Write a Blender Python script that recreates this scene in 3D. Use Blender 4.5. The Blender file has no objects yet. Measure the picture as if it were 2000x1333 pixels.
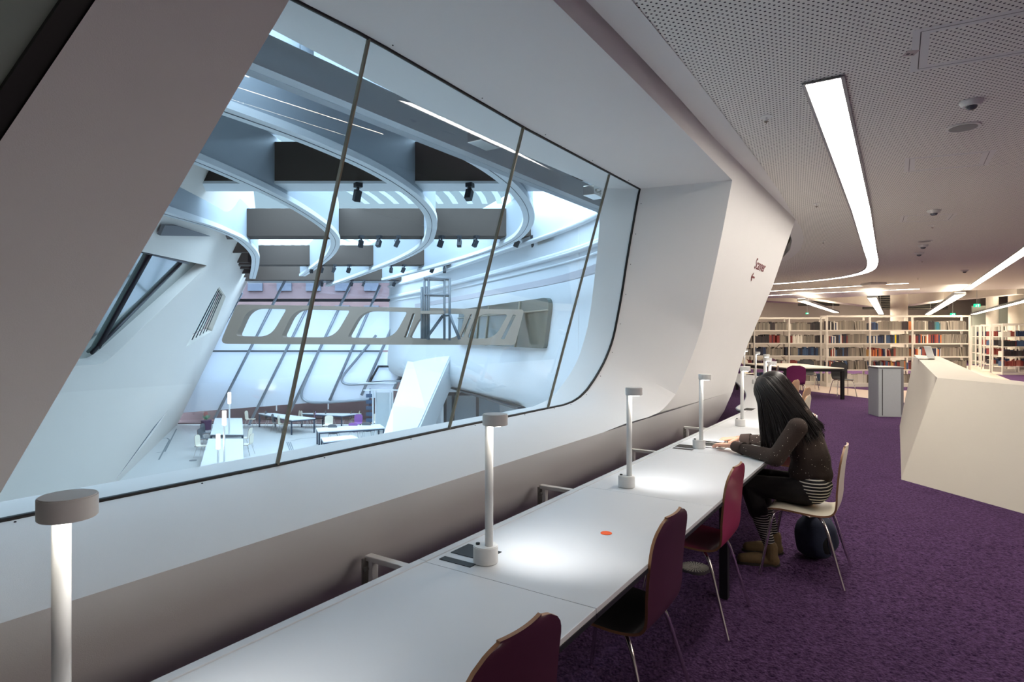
WS=.45; SUN=12; EXPO=1.3; LS=12.5; LE=6.0
import bpy, bmesh, math, random
from mathutils import Vector, Matrix
from mathutils.geometry import tessellate_polygon
R = math.radians
random.seed(7)
scene = bpy.context.scene
COL = scene.collection

# ------------------------------------------------------------------ camera
F = 1180.0
CX, HY, CAMH = 1000.0, 655.0, 1.6
CAM = Vector((0, 0, CAMH))
cam_d = bpy.data.cameras.new('camera')
cam_d.sensor_width = 36; cam_d.sensor_fit = 'HORIZONTAL'
cam_d.lens = F/2000*36
cam_d.shift_y = -(666.5-HY)/2000.0
cam_d.clip_start = 0.05; cam_d.clip_end = 400
cam = bpy.data.objects.new('camera', cam_d); COL.objects.link(cam)
cam.location = CAM; cam.rotation_euler = (R(90), 0, 0)
scene.camera = cam

def ray(x, y): return Vector(((x-CX)/F, 1.0, (HY-y)/F))
def onz(x, y, z):
    r = ray(x, y); return CAM + r*((z-CAMH)/r.z)
def atd(x, y, d): return CAM + ray(x, y)*d
def onplane(x, y, p, n):
    r = ray(x, y); return CAM + r*((p-CAM).dot(n)/r.dot(n))
def plane3(a, b, c):
    n = (b-a).cross(c-a).normalized(); return a, n

# desk / window wall frame: s runs along the wall, t across it (towards the aisle)
U = Vector((.5505, .8348, 0)); N = Vector((.8348, -.5505, 0))
P0 = Vector((-.113, 2.296, 0)); SC = 1.8545
def W(s, t, z): return P0 + U*s + N*t + Vector((0, 0, z))
def WC(sc, t, z): return W(sc-SC, t, z)
ANG = math.atan2(U.y, U.x)

# ------------------------------------------------------------------ materials
def lin(c):
    o = []
    for v in c:
        v = v/255.0
        o.append(v/12.92 if v <= .04045 else ((v+.055)/1.055)**2.4)
    return (o[0], o[1], o[2], 1)
MATS = {}
def mat(name, rgb, rough=.6, metal=0.0, spec=.5, var=.04, scale=30.0, bump=0.0, bscale=200.0, coat=0.0, emit=None, es=0.0, sheen=0.0):
    if name in MATS: return MATS[name]
    m = bpy.data.materials.new(name); m.use_nodes = True
    nt = m.node_tree; b = nt.nodes['Principled BSDF']
    b.inputs['Roughness'].default_value = rough
    b.inputs['Metallic'].default_value = metal
    b.inputs['Specular IOR Level'].default_value = spec
    b.inputs['Coat Weight'].default_value = coat
    if sheen: b.inputs['Sheen Weight'].default_value = sheen
    c = lin(rgb)
    tc = nt.nodes.new('ShaderNodeTexCoord')
    no = nt.nodes.new('ShaderNodeTexNoise'); no.inputs['Scale'].default_value = scale; no.inputs['Detail'].default_value = 3
    nt.links.new(tc.outputs['Object'], no.inputs['Vector'])
    mx = nt.nodes.new('ShaderNodeMix'); mx.data_type = 'RGBA'
    mx.inputs[6].default_value = tuple(max(0, v*(1-var)) for v in c[:3])+(1,)
    mx.inputs[7].default_value = tuple(min(1, v*(1+var)) for v in c[:3])+(1,)
    nt.links.new(no.outputs['Fac'], mx.inputs[0]); nt.links.new(mx.outputs[2], b.inputs['Base Color'])
    if bump:
        n2 = nt.nodes.new('ShaderNodeTexNoise'); n2.inputs['Scale'].default_value = bscale; n2.inputs['Detail'].default_value = 2
        nt.links.new(tc.outputs['Object'], n2.inputs['Vector'])
        bp = nt.nodes.new('ShaderNodeBump'); bp.inputs['Strength'].default_value = bump; bp.inputs['Distance'].default_value = .002
        nt.links.new(n2.outputs['Fac'], bp.inputs['Height']); nt.links.new(bp.outputs[0], b.inputs['Normal'])
    if emit:
        b.inputs['Emission Color'].default_value = lin(emit); b.inputs['Emission Strength'].default_value = es
    MATS[name] = m
    return m
def emis(name, rgb, s):
    if name in MATS: return MATS[name]
    m = bpy.data.materials.new(name); m.use_nodes = True; nt = m.node_tree
    nt.nodes.remove(nt.nodes['Principled BSDF'])
    e = nt.nodes.new('ShaderNodeEmission'); e.inputs[0].default_value = lin(rgb); e.inputs[1].default_value = s
    nt.links.new(e.outputs[0], nt.nodes['Material Output'].inputs[0]); MATS[name] = m; return m
def glassmat(name, tint, ior=1.5, extra=0.0):
    m = bpy.data.materials.new(name); m.use_nodes = True; nt = m.node_tree
    nt.nodes.remove(nt.nodes['Principled BSDF'])
    t = nt.nodes.new('ShaderNodeBsdfTransparent'); t.inputs[0].default_value = tint
    g = nt.nodes.new('ShaderNodeBsdfGlossy'); g.inputs['Roughness'].default_value = 0.0; g.inputs[0].default_value = (.95, .97, 1, 1)
    fr = nt.nodes.new('ShaderNodeFresnel')
    ge = nt.nodes.new('ShaderNodeNewGeometry'); mr = nt.nodes.new('ShaderNodeMapRange'); mr.inputs[3].default_value = ior; mr.inputs[4].default_value = 1/ior
    nt.links.new(ge.outputs['Backfacing'], mr.inputs[0]); nt.links.new(mr.outputs[0], fr.inputs[0])
    ad = nt.nodes.new('ShaderNodeMath'); ad.operation = 'ADD'; ad.inputs[1].default_value = extra
    mx = nt.nodes.new('ShaderNodeMixShader')
    nt.links.new(fr.outputs[0], ad.inputs[0]); nt.links.new(ad.outputs[0], mx.inputs[0])
    nt.links.new(t.outputs[0], mx.inputs[1]); nt.links.new(g.outputs[0], mx.inputs[2])
    nt.links.new(mx.outputs[0], nt.nodes['Material Output'].inputs[0]); MATS[name] = m; return m
def stripes(name, a, b, scale, axis=0, rough=.7, duty=.5):
    m = mat(name, a, rough); nt = m.node_tree; bs = nt.nodes['Principled BSDF']
    tc = nt.nodes.new('ShaderNodeTexCoord'); sx = nt.nodes.new('ShaderNodeSeparateXYZ')
    nt.links.new(tc.outputs['Object'], sx.inputs[0])
    mu = nt.nodes.new('ShaderNodeMath'); mu.operation = 'MULTIPLY'; mu.inputs[1].default_value = scale
    fr = nt.nodes.new('ShaderNodeMath'); fr.operation = 'FRACT'
    gt = nt.nodes.new('ShaderNodeMath'); gt.operation = 'GREATER_THAN'; gt.inputs[1].default_value = duty
    nt.links.new(sx.outputs[axis], mu.inputs[0]); nt.links.new(mu.outputs[0], fr.inputs[0]); nt.links.new(fr.outputs[0], gt.inputs[0])
    mx = nt.nodes.new('ShaderNodeMix'); mx.data_type = 'RGBA'; mx.inputs[6].default_value = lin(a); mx.inputs[7].default_value = lin(b)
    nt.links.new(gt.outputs[0], mx.inputs[0]); nt.links.new(mx.outputs[2], bs.inputs['Base Color'])
    return m

PLASTER = mat('white_plaster', (227, 226, 225), .75, var=.015, scale=3, bump=.15, bscale=350)
ATR = mat('atrium_plaster', (216, 219, 222), .7, var=.01, scale=2)
WHITEM = mat('white_powder_coat', (222, 222, 220), .4, var=.01)
LAMPM = mat('lamp_white', (225, 225, 223), .45, var=.01)
DESKM = mat('white_laminate', (216, 219, 222), .38, var=.01, scale=8, bump=.05, bscale=900)
BLACK = mat('black_rubber', (14, 15, 17), .5)
DARK = mat('dark_metal', (38, 40, 44), .45, metal=.3)
GREYM = mat('grey_metal', (160, 163, 166), .4, metal=.6)
CHROME = mat('chrome', (225, 222, 218), .12, metal=1.0, var=.01)
BROWN = mat('brown_acoustic_panel', (74, 64, 57), .9, var=.12, scale=60)
TAUPE = mat('taupe_panel', (156, 142, 129), .7, var=.03, scale=10)
CONC = mat('cream_concrete', (206, 198, 184), .8, var=.06, scale=3)
WOODE = mat('plywood_edge', (172, 124, 84), .5, var=.12, scale=60)

# ------------------------------------------------------------------ mesh helpers
def newobj(name, bm, mats, parent=None, smooth=False, loc=None):
    me = bpy.data.meshes.new(name)
    bm.normal_update(); bm.to_mesh(me); bm.free()
    for m in (mats if isinstance(mats, (list, tuple)) else [mats]): me.materials.append(m)
    if smooth:
        for p in me.polygons: p.use_smooth = True
    o = bpy.data.objects.new(name, me); COL.objects.link(o)
    if loc is not None: o.location = loc
    if parent is not None: o.parent = parent
    return o
def tag(o, label=None, cat=None, group=None, kind=None):
    if label: o['label'] = label
    if cat: o['category'] = cat
    if group: o['group'] = group
    if kind: o['kind'] = kind
    return o
def empty(name, loc=(0, 0, 0), rz=0.0):
    o = bpy.data.objects.new(name, None); o.empty_display_size = .1
    o.location = loc; o.rotation_euler = (0, 0, rz); COL.objects.link(o); return o
def copy_tree(o, parent=None):
    c = o.copy(); COL.objects.link(c); c.parent = parent
    for ch in [x for x in o.children]: copy_tree(ch, c)
    return c
def box(bm, c, d, rz=0.0, mi=0, M=None, bev=0.0):
    c = Vector(c); T = bmesh.ops.create_cube(bm, size=1.0)['verts']
    mt = Matrix.Translation(c) @ Matrix.Rotation(rz, 4, 'Z') @ Matrix.Diagonal((d[0], d[1], d[2], 1))
    if M is not None: mt = M @ mt
    bmesh.ops.transform(bm, matrix=mt, verts=T)
    fs = set(f for v in T for f in v.link_faces)
    for f in fs: f.material_index = mi
    if bev:
        es = list(set(e for f in fs for e in f.edges))
        r = bmesh.ops.bevel(bm, geom=es, offset=bev, segments=2, affect='EDGES', profile=.5)
        for f in r['faces']: f.material_index = mi
    return bm
def cyl(bm, a, b, r, r2=None, n=20, mi=0, caps=True):
    a = Vector(a); b = Vector(b); d = b-a
    r2 = r if r2 is None else r2
    q = Vector((0, 0, 1)).rotation_difference(d.normalized())
    M = Matrix.Translation((a+b)/2) @ q.to_matrix().to_4x4()
    res = bmesh.ops.create_cone(bm, cap_ends=caps, segments=n, radius1=r, radius2=r2, depth=d.length, matrix=M)
    for f in set(f for v in res['verts'] for f in v.link_faces): f.material_index = mi
    return bm
def ball(bm, c, r, sc=(1, 1, 1), n=16, mi=0, M=None):
    T = Matrix.Translation(Vector(c)) @ (M if M is not None else Matrix.Identity(4)) @ Matrix.Diagonal((sc[0], sc[1], sc[2], 1))
    res = bmesh.ops.create_uvsphere(bm, u_segments=n, v_segments=max(6, n//2), radius=r, matrix=T)
    for f in set(f for v in res['verts'] for f in v.link_faces): f.material_index = mi
def frames(pts):
    pts = [Vector(p) for p in pts]; out = []
    up = Vector((0, 0, 1)); prev = None
    for i, p in enumerate(pts):
        a = pts[max(0, i-1)]; b = pts[min(len(pts)-1, i+1)]
        t = (b-a).normalized()
        if prev is None:
            x = t.cross(up)
            if x.length < 1e-3: x = t.cross(Vector((1, 0, 0)))
        else: x = prev - t*prev.dot(t)
        x.normalize(); prev = x; out.append((p, x, t.cross(x).normalized(), t))
    return out
def tube(bm, pts, r, n=8, mi=0, closed=False, caps=True, flat=1.0):
    fr = frames(pts); rings = []
    for i, (p, x, y, t) in enumerate(fr):
        rr = r[i] if isinstance(r, (list, tuple)) else r
        ring = []
        for k in range(n):
            a = 2*math.pi*k/n
            ring.append(bm.verts.new(p + x*math.cos(a)*rr + y*math.sin(a)*rr*flat))
        rings.append(ring)
    m = len(rings)
    for i in range(m if closed else m-1):
        A, B = rings[i], rings[(i+1) % m]
        for k in range(n):
            f = bm.faces.new((A[k], A[(k+1) % n], B[(k+1) % n], B[k])); f.material_index = mi; f.smooth = True
    if caps and not closed:
        for q in (rings[0][::-1], rings[-1]):
            f = bm.faces.new(q); f.material_index = mi
    return bm
def quad(bm, pts, mi=0):
    f = bm.faces.new([bm.verts.new(Vector(p)) for p in pts]); f.material_index = mi; return f
def grid(bm, rows, mi=0, smooth=True, close=False):
    V = [[bm.verts.new(Vector(p)) for p in r] for r in rows]
    for i in range(len(V)-1):
        n = len(V[i])
        for k in range(n if close else n-1):
            f = bm.faces.new((V[i][k], V[i][(k+1) % n], V[i+1][(k+1) % n], V[i+1][k])); f.material_index = mi; f.smooth = smooth
    return V
def resample(pts, n):
    pts = [Vector(p) for p in pts]; L = [0]
    for a, b in zip(pts, pts[1:]): L.append(L[-1]+(b-a).length)
    out = []
    for i in range(n+1):
        d = L[-1]*i/n; j = 0
        while j < len(L)-2 and L[j+1] < d: j += 1
        seg = L[j+1]-L[j]; k = 0 if seg == 0 else (d-L[j])/seg
        out.append(pts[j].lerp(pts[j+1], min(1, max(0, k))))
    return out
def smooth_pts(pts, it=2):
    pts = [Vector(p) for p in pts]
    for _ in range(it):
        q = [pts[0]]
        for a, b in zip(pts, pts[1:]): q += [a.lerp(b, .25), a.lerp(b, .75)]
        q.append(pts[-1]); pts = q
    return pts
def poly_holes(bm, outer, holes, mi=0):
    """flat polygon with holes (all points 3-D, coplanar)"""
    allp = [outer]+holes; flat = [p for l in allp for p in l]
    vs = [bm.verts.new(Vector(p)) for p in flat]
    for t in tessellate_polygon([[Vector(p) for p in l] for l in allp]):
        try:
            f = bm.faces.new([vs[i] for i in t]); f.material_index = mi
        except ValueError: pass
    bmesh.ops.recalc_face_normals(bm, faces=bm.faces)
    return vs
def slab(bm, outer, thick, mi=0, holes=(), mside=None, direction=Vector((0, 0, -1))):
    """extruded polygon with optional holes"""
    outer = [Vector(p) for p in outer]; holes = [[Vector(p) for p in h] for h in holes]
    d = direction*thick; loops = [outer]+holes; flat = [p for l in loops for p in l]
    A = [bm.verts.new(p) for p in flat]; B = [bm.verts.new(p+d) for p in flat]
    new = []
    for t in tessellate_polygon(loops):
        new.append(bm.faces.new([A[i] for i in t])); new.append(bm.faces.new([B[i] for i in reversed(t)]))
    for f in new: f.material_index = mi
    base = 0
    for l in loops:
        n = len(l)
        for i in range(n):
            j = (i+1) % n
            f = bm.faces.new((A[base+i], A[base+j], B[base+j], B[base+i])); f.material_index = mi if mside is None else mside; new.append(f)
        base += n
    bmesh.ops.recalc_face_normals(bm, faces=new)
    return new
def rounded(pts, r, n=5):
    """round the corners of a closed polygon"""
    pts = [Vector(p) for p in pts]; out = []; m = len(pts)
    for i, p in enumerate(pts):
        a = pts[i-1]; b = pts[(i+1) % m]
        rr = r[i] if isinstance(r, (list, tuple)) else r
        da = (a-p); db = (b-p); la = min(rr, da.length*.48); lb = min(rr, db.length*.48)
        p1 = p+da.normalized()*la; p2 = p+db.normalized()*lb
        for k in range(n+1):
            t = k/n; out.append(p1.lerp(p, t).lerp(p.lerp(p2, t), t))
    return out
# ================================================================== THE WINDOW WALL
def tf(z): return .2-.304*(3-z)            # inner face, leaning over the desk
def tg(z): return -.992+(z-1.021)*.178     # glass
def th(z): return -1.242+(z-1.021)*.1277   # outer face
def pl(fn): return plane3(W(0, fn(1), 1), W(1, fn(1), 1), W(0, fn(3), 3))
FP, GP, HP = pl(tf), pl(tg), pl(th)
def fp(x, y): return onplane(x, y, *FP)
def gp(x, y): return onplane(x, y, *GP)
def hp(x, y): return onplane(x, y, *HP)
def FW(sc, z): return WC(sc, tf(z), z)
def GW(sc, z): return WC(sc, tg(z), z)
def HW(sc, z): return WC(sc, th(z), z)

O_left = [FW(1.157, 2.92), fp(565, 0), fp(0, 965), FW(.425, 1.08), FW(.385, .98), FW(.372, .93), FW(.42, .92)]
def scam(p): return (p-P0).dot(U)+SC
C0 = FW(scam(fp(1180, 840)), .92)
O_bot = [FW(.42, .92), C0]
O_right = [C0] + [fp(*p) for p in [(1223, 827), (1265.5, 815.5), (1290, 805), (1306, 788.5), (1319.5, 770.5), (1337.5, 730), (1355.5, 685), (1371, 640), (1380, 595), (1392, 543), (1411.5, 450), (1430, 352)]]
O_top = [fp(1430, 352), fp(1250, 168), fp(1080, 0), FW(1.157, 2.92)]
G_left = [GW(.95, 2.9), GW(.42, 1.25), GW(.36, 1.08), GW(.42, 1.025)]
G_bot = [GW(.42, 1.025), gp(540, 910), gp(880, 838), gp(1060, 800.5)]
G_right = smooth_pts([gp(*p) for p in [(1060, 800.5), (1112, 790), (1140, 771), (1165, 735.5), (1184, 700), (1198, 661), (1206, 620), (1214, 578), (1225, 504), (1247, 380), (1249.5, 369)]], 1)
G_top = [gp(1249.5, 369), gp(1022, 248), gp(720, 73), GW(.95, 2.9)]
H_left = [HW(1.15, 2.9), HW(.6, 1.2), HW(.55, 1.08), HW(.62, 1.03)]
H_bot = [HW(.62, 1.03), hp(557, 882), hp(850, 829), hp(1040, 795)]
H_right = smooth_pts([hp(*p) for p in [(1040, 795), (1077, 779), (1099, 752), (1123, 716), (1137, 680), (1151, 627), (1165, 512), (1174, 400), (1175, 368)]], 1)
H_top = [hp(1175, 368), hp(910, 255), hp(527, 55), HW(1.15, 2.9)]
def loop(segs, ns=(24, 40, 24, 16)):
    out = []
    for s, n in zip(segs, ns): out += resample(s, n)[:-1]
    return out
OL = loop((O_bot, O_right, O_top, O_left)); GL = loop((G_bot, G_right, G_top, G_left)); HL = loop((H_bot, H_right, H_top, H_left))

wl = bmesh.new()
# inner face above the crease: one polygon with a notch for each opening
def edge2(z): return .431+(z-1.967)*.412      # neighbouring window's edge (camera s)
ztop = 3.6
R_edge = [(8.0, ztop), (7.98, 3.0), (7.93, 2.6), (7.9, 2.2), (7.72, 1.8), (7.56, 1.5), (7.52, 1.2), (7.55, .92)]
outer = [FW(-7, ztop)] + [FW(s, z) for s, z in R_edge]
right_cut = [p for p in O_right]
outer += [right_cut[0]+Vector((0, 0, 0))]
face = [FW(s, z) for s, z in [(-7, ztop)]+R_edge] + O_right + O_top[1:] + O_left[1:-1] + [FW(.42, .92), FW(-.0, .92), FW(edge2(1.0)-.05, 1.0), FW(edge2(1.0), 1.02)] + [FW(edge2(2.92), 2.92), FW(-7, 2.92)]
clean = []
for p in face:
    if not clean or (p-clean[-1]).length > 1e-4: clean.append(p)
poly_holes(wl, clean, [])
# embrasure inside and outside of the glass
def loft(bm, A, B, k=1, bow=0.0):
    rows = []
    for j in range(k+1):
        t = j/k; rows.append([a.lerp(b, t) for a, b in zip(A, B)])
    grid(bm, rows, close=True)
loft(wl, OL, GL, 3); loft(wl, GL, HL, 1)
# lower wall under the crease, rolling back beneath the desk
prof = [(.92, tf(.92)), (.86, -.455), (.78, -.49), (.68, -.53), (.56, -.60), (.42, -.70), (.25, -.84), (.1, -.95), (0, -1.0)]
ss = [-7, -3, -1, 0, .42, 1, 2, 3, 4, 5, 6, 7, 7.4, 7.55]
grid(wl, [[WC(s, t, z) for s in ss] for z, t in prof])
# below the neighbouring window
quad(wl, [FW(-7, .92), FW(0, .92), FW(edge2(1.0)-.05, 1.0), FW(-7, 1.0)])
# rounded end of the wall turning back to the void
endp = [(s, z, tf(z)) for s, z in R_edge] + [(7.55, z, t) for z, t in prof[1:]]
rows = []
for ds, dt in ((0, 0), (.07, -.02), (.13, -.07), (.17, -.15), (.18, -.3), (.1, -.7), (-.1, -1.2), (-.3, -1.9)):
    rows.append([WC(s+ds, t+dt, z) for s, z, t in endp])
grid(wl, rows)
# top cap over the face (dark joint under the ceiling stays open)
grid(wl, [[FW(s, ztop) for s in (-7, 0, 4, 8.0)], [WC(s, -1.6, 3.75) for s in (-7, 0, 4, 8.0)]])
bmesh.ops.remove_doubles(wl, verts=wl.verts, dist=.002)
wall = newobj('wall_left', wl, PLASTER)
for p in wall.data.polygons: p.use_smooth = True
wall.data.set_sharp_from_angle(angle=R(22))
tag(wall, kind='structure')

# outer skin towards the atrium
sk = bmesh.new()
poly_holes(sk, [HW(-7, -3.3), HW(8.3, -3.3), HW(8.3, 5.6), HW(-7, 5.6)], [HL])
bmesh.ops.recalc_face_normals(sk, faces=sk.faces)
tag(newobj('wall_atrium_side', sk, PLASTER), kind='structure')

# window_1: four frameless panes, three joints, black gasket
GLASS = glassmat('clear_glass', (.955, .975, .98, 1), 1.36, .004)
win = empty('window_1', gp(880, 838)); tag(win, kind='structure')
mull = [((541, 909.5), (720.5, 74)), ((877, 838), (1022, 248)), ((1070, 797.5), (1190, 341))]
def inv(o, par): o.matrix_parent_inverse = Matrix.Translation(-Vector(par.location)); return o
GN = GP[1] if GP[1].y > 0 else -GP[1]
Gb = G_bot; Gt = G_top
cuts = [(gp(*a), gp(*b)) for a, b in mull]
def pane(pts):
    b = bmesh.new()
    quad(b, pts)
    bmesh.ops.recalc_face_normals(b, faces=b.faces)
    o = newobj('glass_pane', b, GLASS, win); inv(o, win); return o
def glass_poly(pts, th_=.006):
    b = bmesh.new(); slab(b, pts, th_, direction=GN)
    o = newobj('glass_pane', b, GLASS, win); inv(o, win); return o
g = .006
def off(p, d): return p + U*d
glass_poly([GW(.42, 1.25), GW(.36, 1.08), GW(.42, 1.025), off(cuts[0][0], -g), off(cuts[0][1], -g), GW(.95, 2.9)])
for i in (0, 1): glass_poly([off(cuts[i][0], g), off(cuts[i+1][0], -g), off(cuts[i+1][1], -g), off(cuts[i][1], g)])
glass_poly([off(cuts[2][0], g)] + [p for p in G_right if (p-cuts[2][0]).dot(U) > .02] + [off(cuts[2][1], g)])
for a, b_ in cuts:
    b = bmesh.new()
    w = U*.0045; d = GN*.009
    A = [a-w-d, a+w-d, a+w+d, a-w+d]; B = [b_-w-d, b_+w-d, b_+w+d, b_-w+d]
    grid(b, [A, B], close=True, smooth=False); quad(b, A); quad(b, B)
    inv(newobj('glass_joint', b, mat('joint_grey', (128, 120, 104), .3, metal=.4), win), win)
b = bmesh.new(); tube(b, GL, .011, 8, closed=True)
inv(newobj('gasket', b, BLACK, win), win)
# fixing screws along the gasket, one mesh of tiny heads
b = bmesh.new()
for i in range(2, 90, 4):
    a = GL[i].lerp(OL[i], .05)
    ball(b, a, .004, n=8)
inv(newobj('screw_heads', b, DARK, win), win)

# window_2: the next dark pane beyond the pier
w2 = empty('window_2', FW(-1, 1)); tag(w2, kind='structure')
b = bmesh.new(); e0, e1 = edge2(1.02), edge2(2.92)
n_ = FP[1] if FP[1].y > 0 else -FP[1]
slab(b, [FW(-7, 1.0)+n_*.03, FW(e0-.03, 1.02)+n_*.03, FW(e1-.03, 2.92)+n_*.03, FW(-7, 2.92)+n_*.03], .02, direction=n_)
inv(newobj('glass_pane', b, mat('dark_green_glass', (158, 176, 164), .2, spec=.6), w2), w2)
b = bmesh.new()
grid(b, [[FW(e0, 1.02)+n_*.0, FW(e0, 1.02)+n_*.05], [FW(e1, 2.92), FW(e1, 2.92)+n_*.05]])
slab(b, [FW(e0-.045, 1.02)+n_*.012, FW(e0, 1.02)+n_*.012, FW(e1, 2.92)+n_*.012, FW(e1-.045, 2.92)+n_*.012], .02, direction=n_)
inv(newobj('gasket', b, BLACK, w2), w2)

# ================================================================== INTERIOR SHELL
# right-hand atrium wall line (plan), shared with the interior roof
RW = [(-6.7, 33), (-3.5, 26.8), (.12, 18.3), (1.7, 14.4), (2.35, 11.2), (2.5, 8.4)]
carpet_m = bpy.data.materials.new('purple_shag_carpet'); carpet_m.use_nodes = True
nt = carpet_m.node_tree; bs = nt.nodes['Principled BSDF']; bs.inputs['Roughness'].default_value = 1; bs.inputs['Specular IOR Level'].default_value = .1
bs.inputs['Sheen Weight'].default_value = .25; bs.inputs['Sheen Tint'].default_value = lin((150, 100, 170))
tc = nt.nodes.new('ShaderNodeTexCoord')
n1 = nt.nodes.new('ShaderNodeTexNoise'); n1.inputs['Scale'].default_value = 44; n1.inputs['Detail'].default_value = 6; n1.inputs['Roughness'].default_value = .75
n2 = nt.nodes.new('ShaderNodeTexVoronoi'); n2.inputs['Scale'].default_value = 60
n3 = nt.nodes.new('ShaderNodeTexNoise'); n3.inputs['Scale'].default_value = 3.5; n3.inputs['Detail'].default_value = 3
for n in (n1, n2, n3): nt.links.new(tc.outputs['Object'], n.inputs['Vector'])
cr = nt.nodes.new('ShaderNodeValToRGB'); cr.color_ramp.elements[0].position = .34; cr.color_ramp.elements[1].position = .68
cr.color_ramp.elements[0].color = lin((38, 24, 50)); cr.color_ramp.elements[1].color = lin((126, 94, 140))
nt.links.new(n1.outputs['Fac'], cr.inputs[0])
mx = nt.nodes.new('ShaderNodeMix'); mx.data_type = 'RGBA'; mx.blend_type = 'MULTIPLY'; mx.inputs[0].default_value = .35
nt.links.new(cr.outputs[0], mx.inputs[6]); nt.links.new(n3.outputs['Fac'], mx.inputs[7])
nt.links.new(mx.outputs[2], bs.inputs['Base Color'])
ad = nt.nodes.new('ShaderNodeMath'); ad.operation = 'SUBTRACT'; nt.links.new(n1.outputs['Fac'], ad.inputs[0]); nt.links.new(n2.outputs['Distance'], ad.inputs[1])
bp = nt.nodes.new('ShaderNodeBump'); bp.inputs['Strength'].default_value = 1; bp.inputs['Distance'].default_value = .02
nt.links.new(ad.outputs[0], bp.inputs['Height']); nt.links.new(bp.outputs[0], bs.inputs['Normal'])

roomline = [WC(-7, -1.0, 0), WC(7.55, -1.0, 0), Vector((2.5, 8.4, 0))] + [Vector((x, y, 0)) for x, y in RW[::-1][1:4]] + [Vector((2.5, 20, 0)), Vector((2.5, 38, 0)), Vector((34, 38, 0)), Vector((34, -6, 0)), Vector((-9, -6, 0))]
b = bmesh.new(); slab(b, roomline, .25)
tag(newobj('floor', b, mat('beige_stone_floor', (188, 170, 158), .45, var=.03, scale=6)), kind='structure')
b = bmesh.new()
path = [onz(*p, 0) for p in [(1440, 750), (1520, 758), (1589, 766), (1650, 773), (1704, 780), (1790, 790), (1900, 800), (2040, 792), (2060, 765), (1973, 743), (1898, 714), (1885, 716), (1875, 745), (1820, 764), (1704, 764), (1589, 753), (1440, 741)]]
path = [Vector((p.x, p.y, .008)) for p in path]
slab(b, path, .006)
tag(newobj('trim_1', b, MATS['beige_stone_floor']), kind='structure')
b = bmesh.new()
slab(b, [Vector((p.x, p.y, .004)) for p in roomline], .003)
tag(newobj('carpet', b, carpet_m), 'deep purple shag carpet covering the reading room floor', 'carpet', kind='stuff')
# a real pile relief on the part in front of the camera
b = bmesh.new()
from mathutils import noise as mn
nx, ny = 330, 300
V = {}
for i in range(nx+1):
    for j in range(ny+1):
        s = -1.6+i*.0175; t = -.15+j*.0125
        p = W(s, t, 0)
        h = mn.noise(Vector((p.x*32, p.y*32, 0)))*.009+mn.noise(Vector((p.x*90, p.y*90, 3)))*.005
        p.z = .014+h
        if i in (0, nx) or j in (0, ny): p.z = .003
        V[i, j] = b.verts.new(p)
for i in range(nx):
    for j in range(ny): b.faces.new((V[i, j], V[i+1, j], V[i+1, j+1], V[i, j+1])).smooth = True
tag(newobj('carpet_pile', b, carpet_m), 'thick purple carpet pile under and beside the row of desk chairs', 'carpet', kind='stuff')

# perforated ceiling
perf = mat('perforated_ceiling', (236, 234, 228), .7, var=.01)
nt = perf.node_tree; bs = nt.nodes['Principled BSDF']
tc = nt.nodes.new('ShaderNodeTexCoord'); mp = nt.nodes.new('ShaderNodeMapping'); mp.inputs['Rotation'].default_value = (0, 0, R(-20))
SP = .0265
mp.inputs['Scale'].default_value = (1/SP, 1/SP, 1/SP)
nt.links.new(tc.outputs['Object'], mp.inputs[0])
fr = nt.nodes.new('ShaderNodeVectorMath'); fr.operation = 'FRACTION'; nt.links.new(mp.outputs[0], fr.inputs[0])
sb = nt.nodes.new('ShaderNodeVectorMath'); sb.operation = 'SUBTRACT'; sb.inputs[1].default_value = (.5, .5, 0); nt.links.new(fr.outputs[0], sb.inputs[0])
ml = nt.nodes.new('ShaderNodeVectorMath'); ml.operation = 'MULTIPLY'; ml.inputs[1].default_value = (1, 1, 0); nt.links.new(sb.outputs[0], ml.inputs[0])
ln = nt.nodes.new('ShaderNodeVectorMath'); ln.operation = 'LENGTH'; nt.links.new(ml.outputs[0], ln.inputs[0])
lt = nt.nodes.new('ShaderNodeMath'); lt.operation = 'LESS_THAN'; lt.inputs[1].default_value = .205; nt.links.new(ln.outputs['Value'], lt.inputs[0])
old = bs.inputs['Base Color'].links[0].from_socket
mx = nt.nodes.new('ShaderNodeMix'); mx.data_type = 'RGBA'; mx.inputs[7].default_value = lin((34, 34, 38))
nt.links.new(lt.outputs[0], mx.inputs[0]); nt.links.new(old, mx.inputs[6]); nt.links.new(mx.outputs[2], bs.inputs['Base Color'])

ZC = 3.0
edge = [W(-9, .24, ZC), W(-2, .235, ZC)] + [onz(*p, ZC) for p in [(1145, 0), (1240, 98), (1330, 195), (1440, 320), (1490, 380), (1520, 422), (1540, 450), (1547, 468), (1543, 488), (1530, 502), (1517, 510)]]
edge = [Vector((p.x, p.y, ZC)) for p in edge]
rest = [Vector(p) for p in [(3.9, 13.2, ZC), (3.0, 18, ZC), (3.0, 23.4, ZC)]] + [onz(*p, ZC) for p in [(1493, 583), (1620, 582), (1750, 576), (1881, 568), (2000, 564)]] + [Vector(p) for p in [(34, 18.4, ZC), (34, -6, ZC), (-9, -6, ZC)]]
cb = bmesh.new()
full = edge+rest
slab(cb, full, .12, direction=Vector((0, 0, 1)))
cei = newobj('ceiling', cb, perf); tag(cei, kind='structure')
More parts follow.
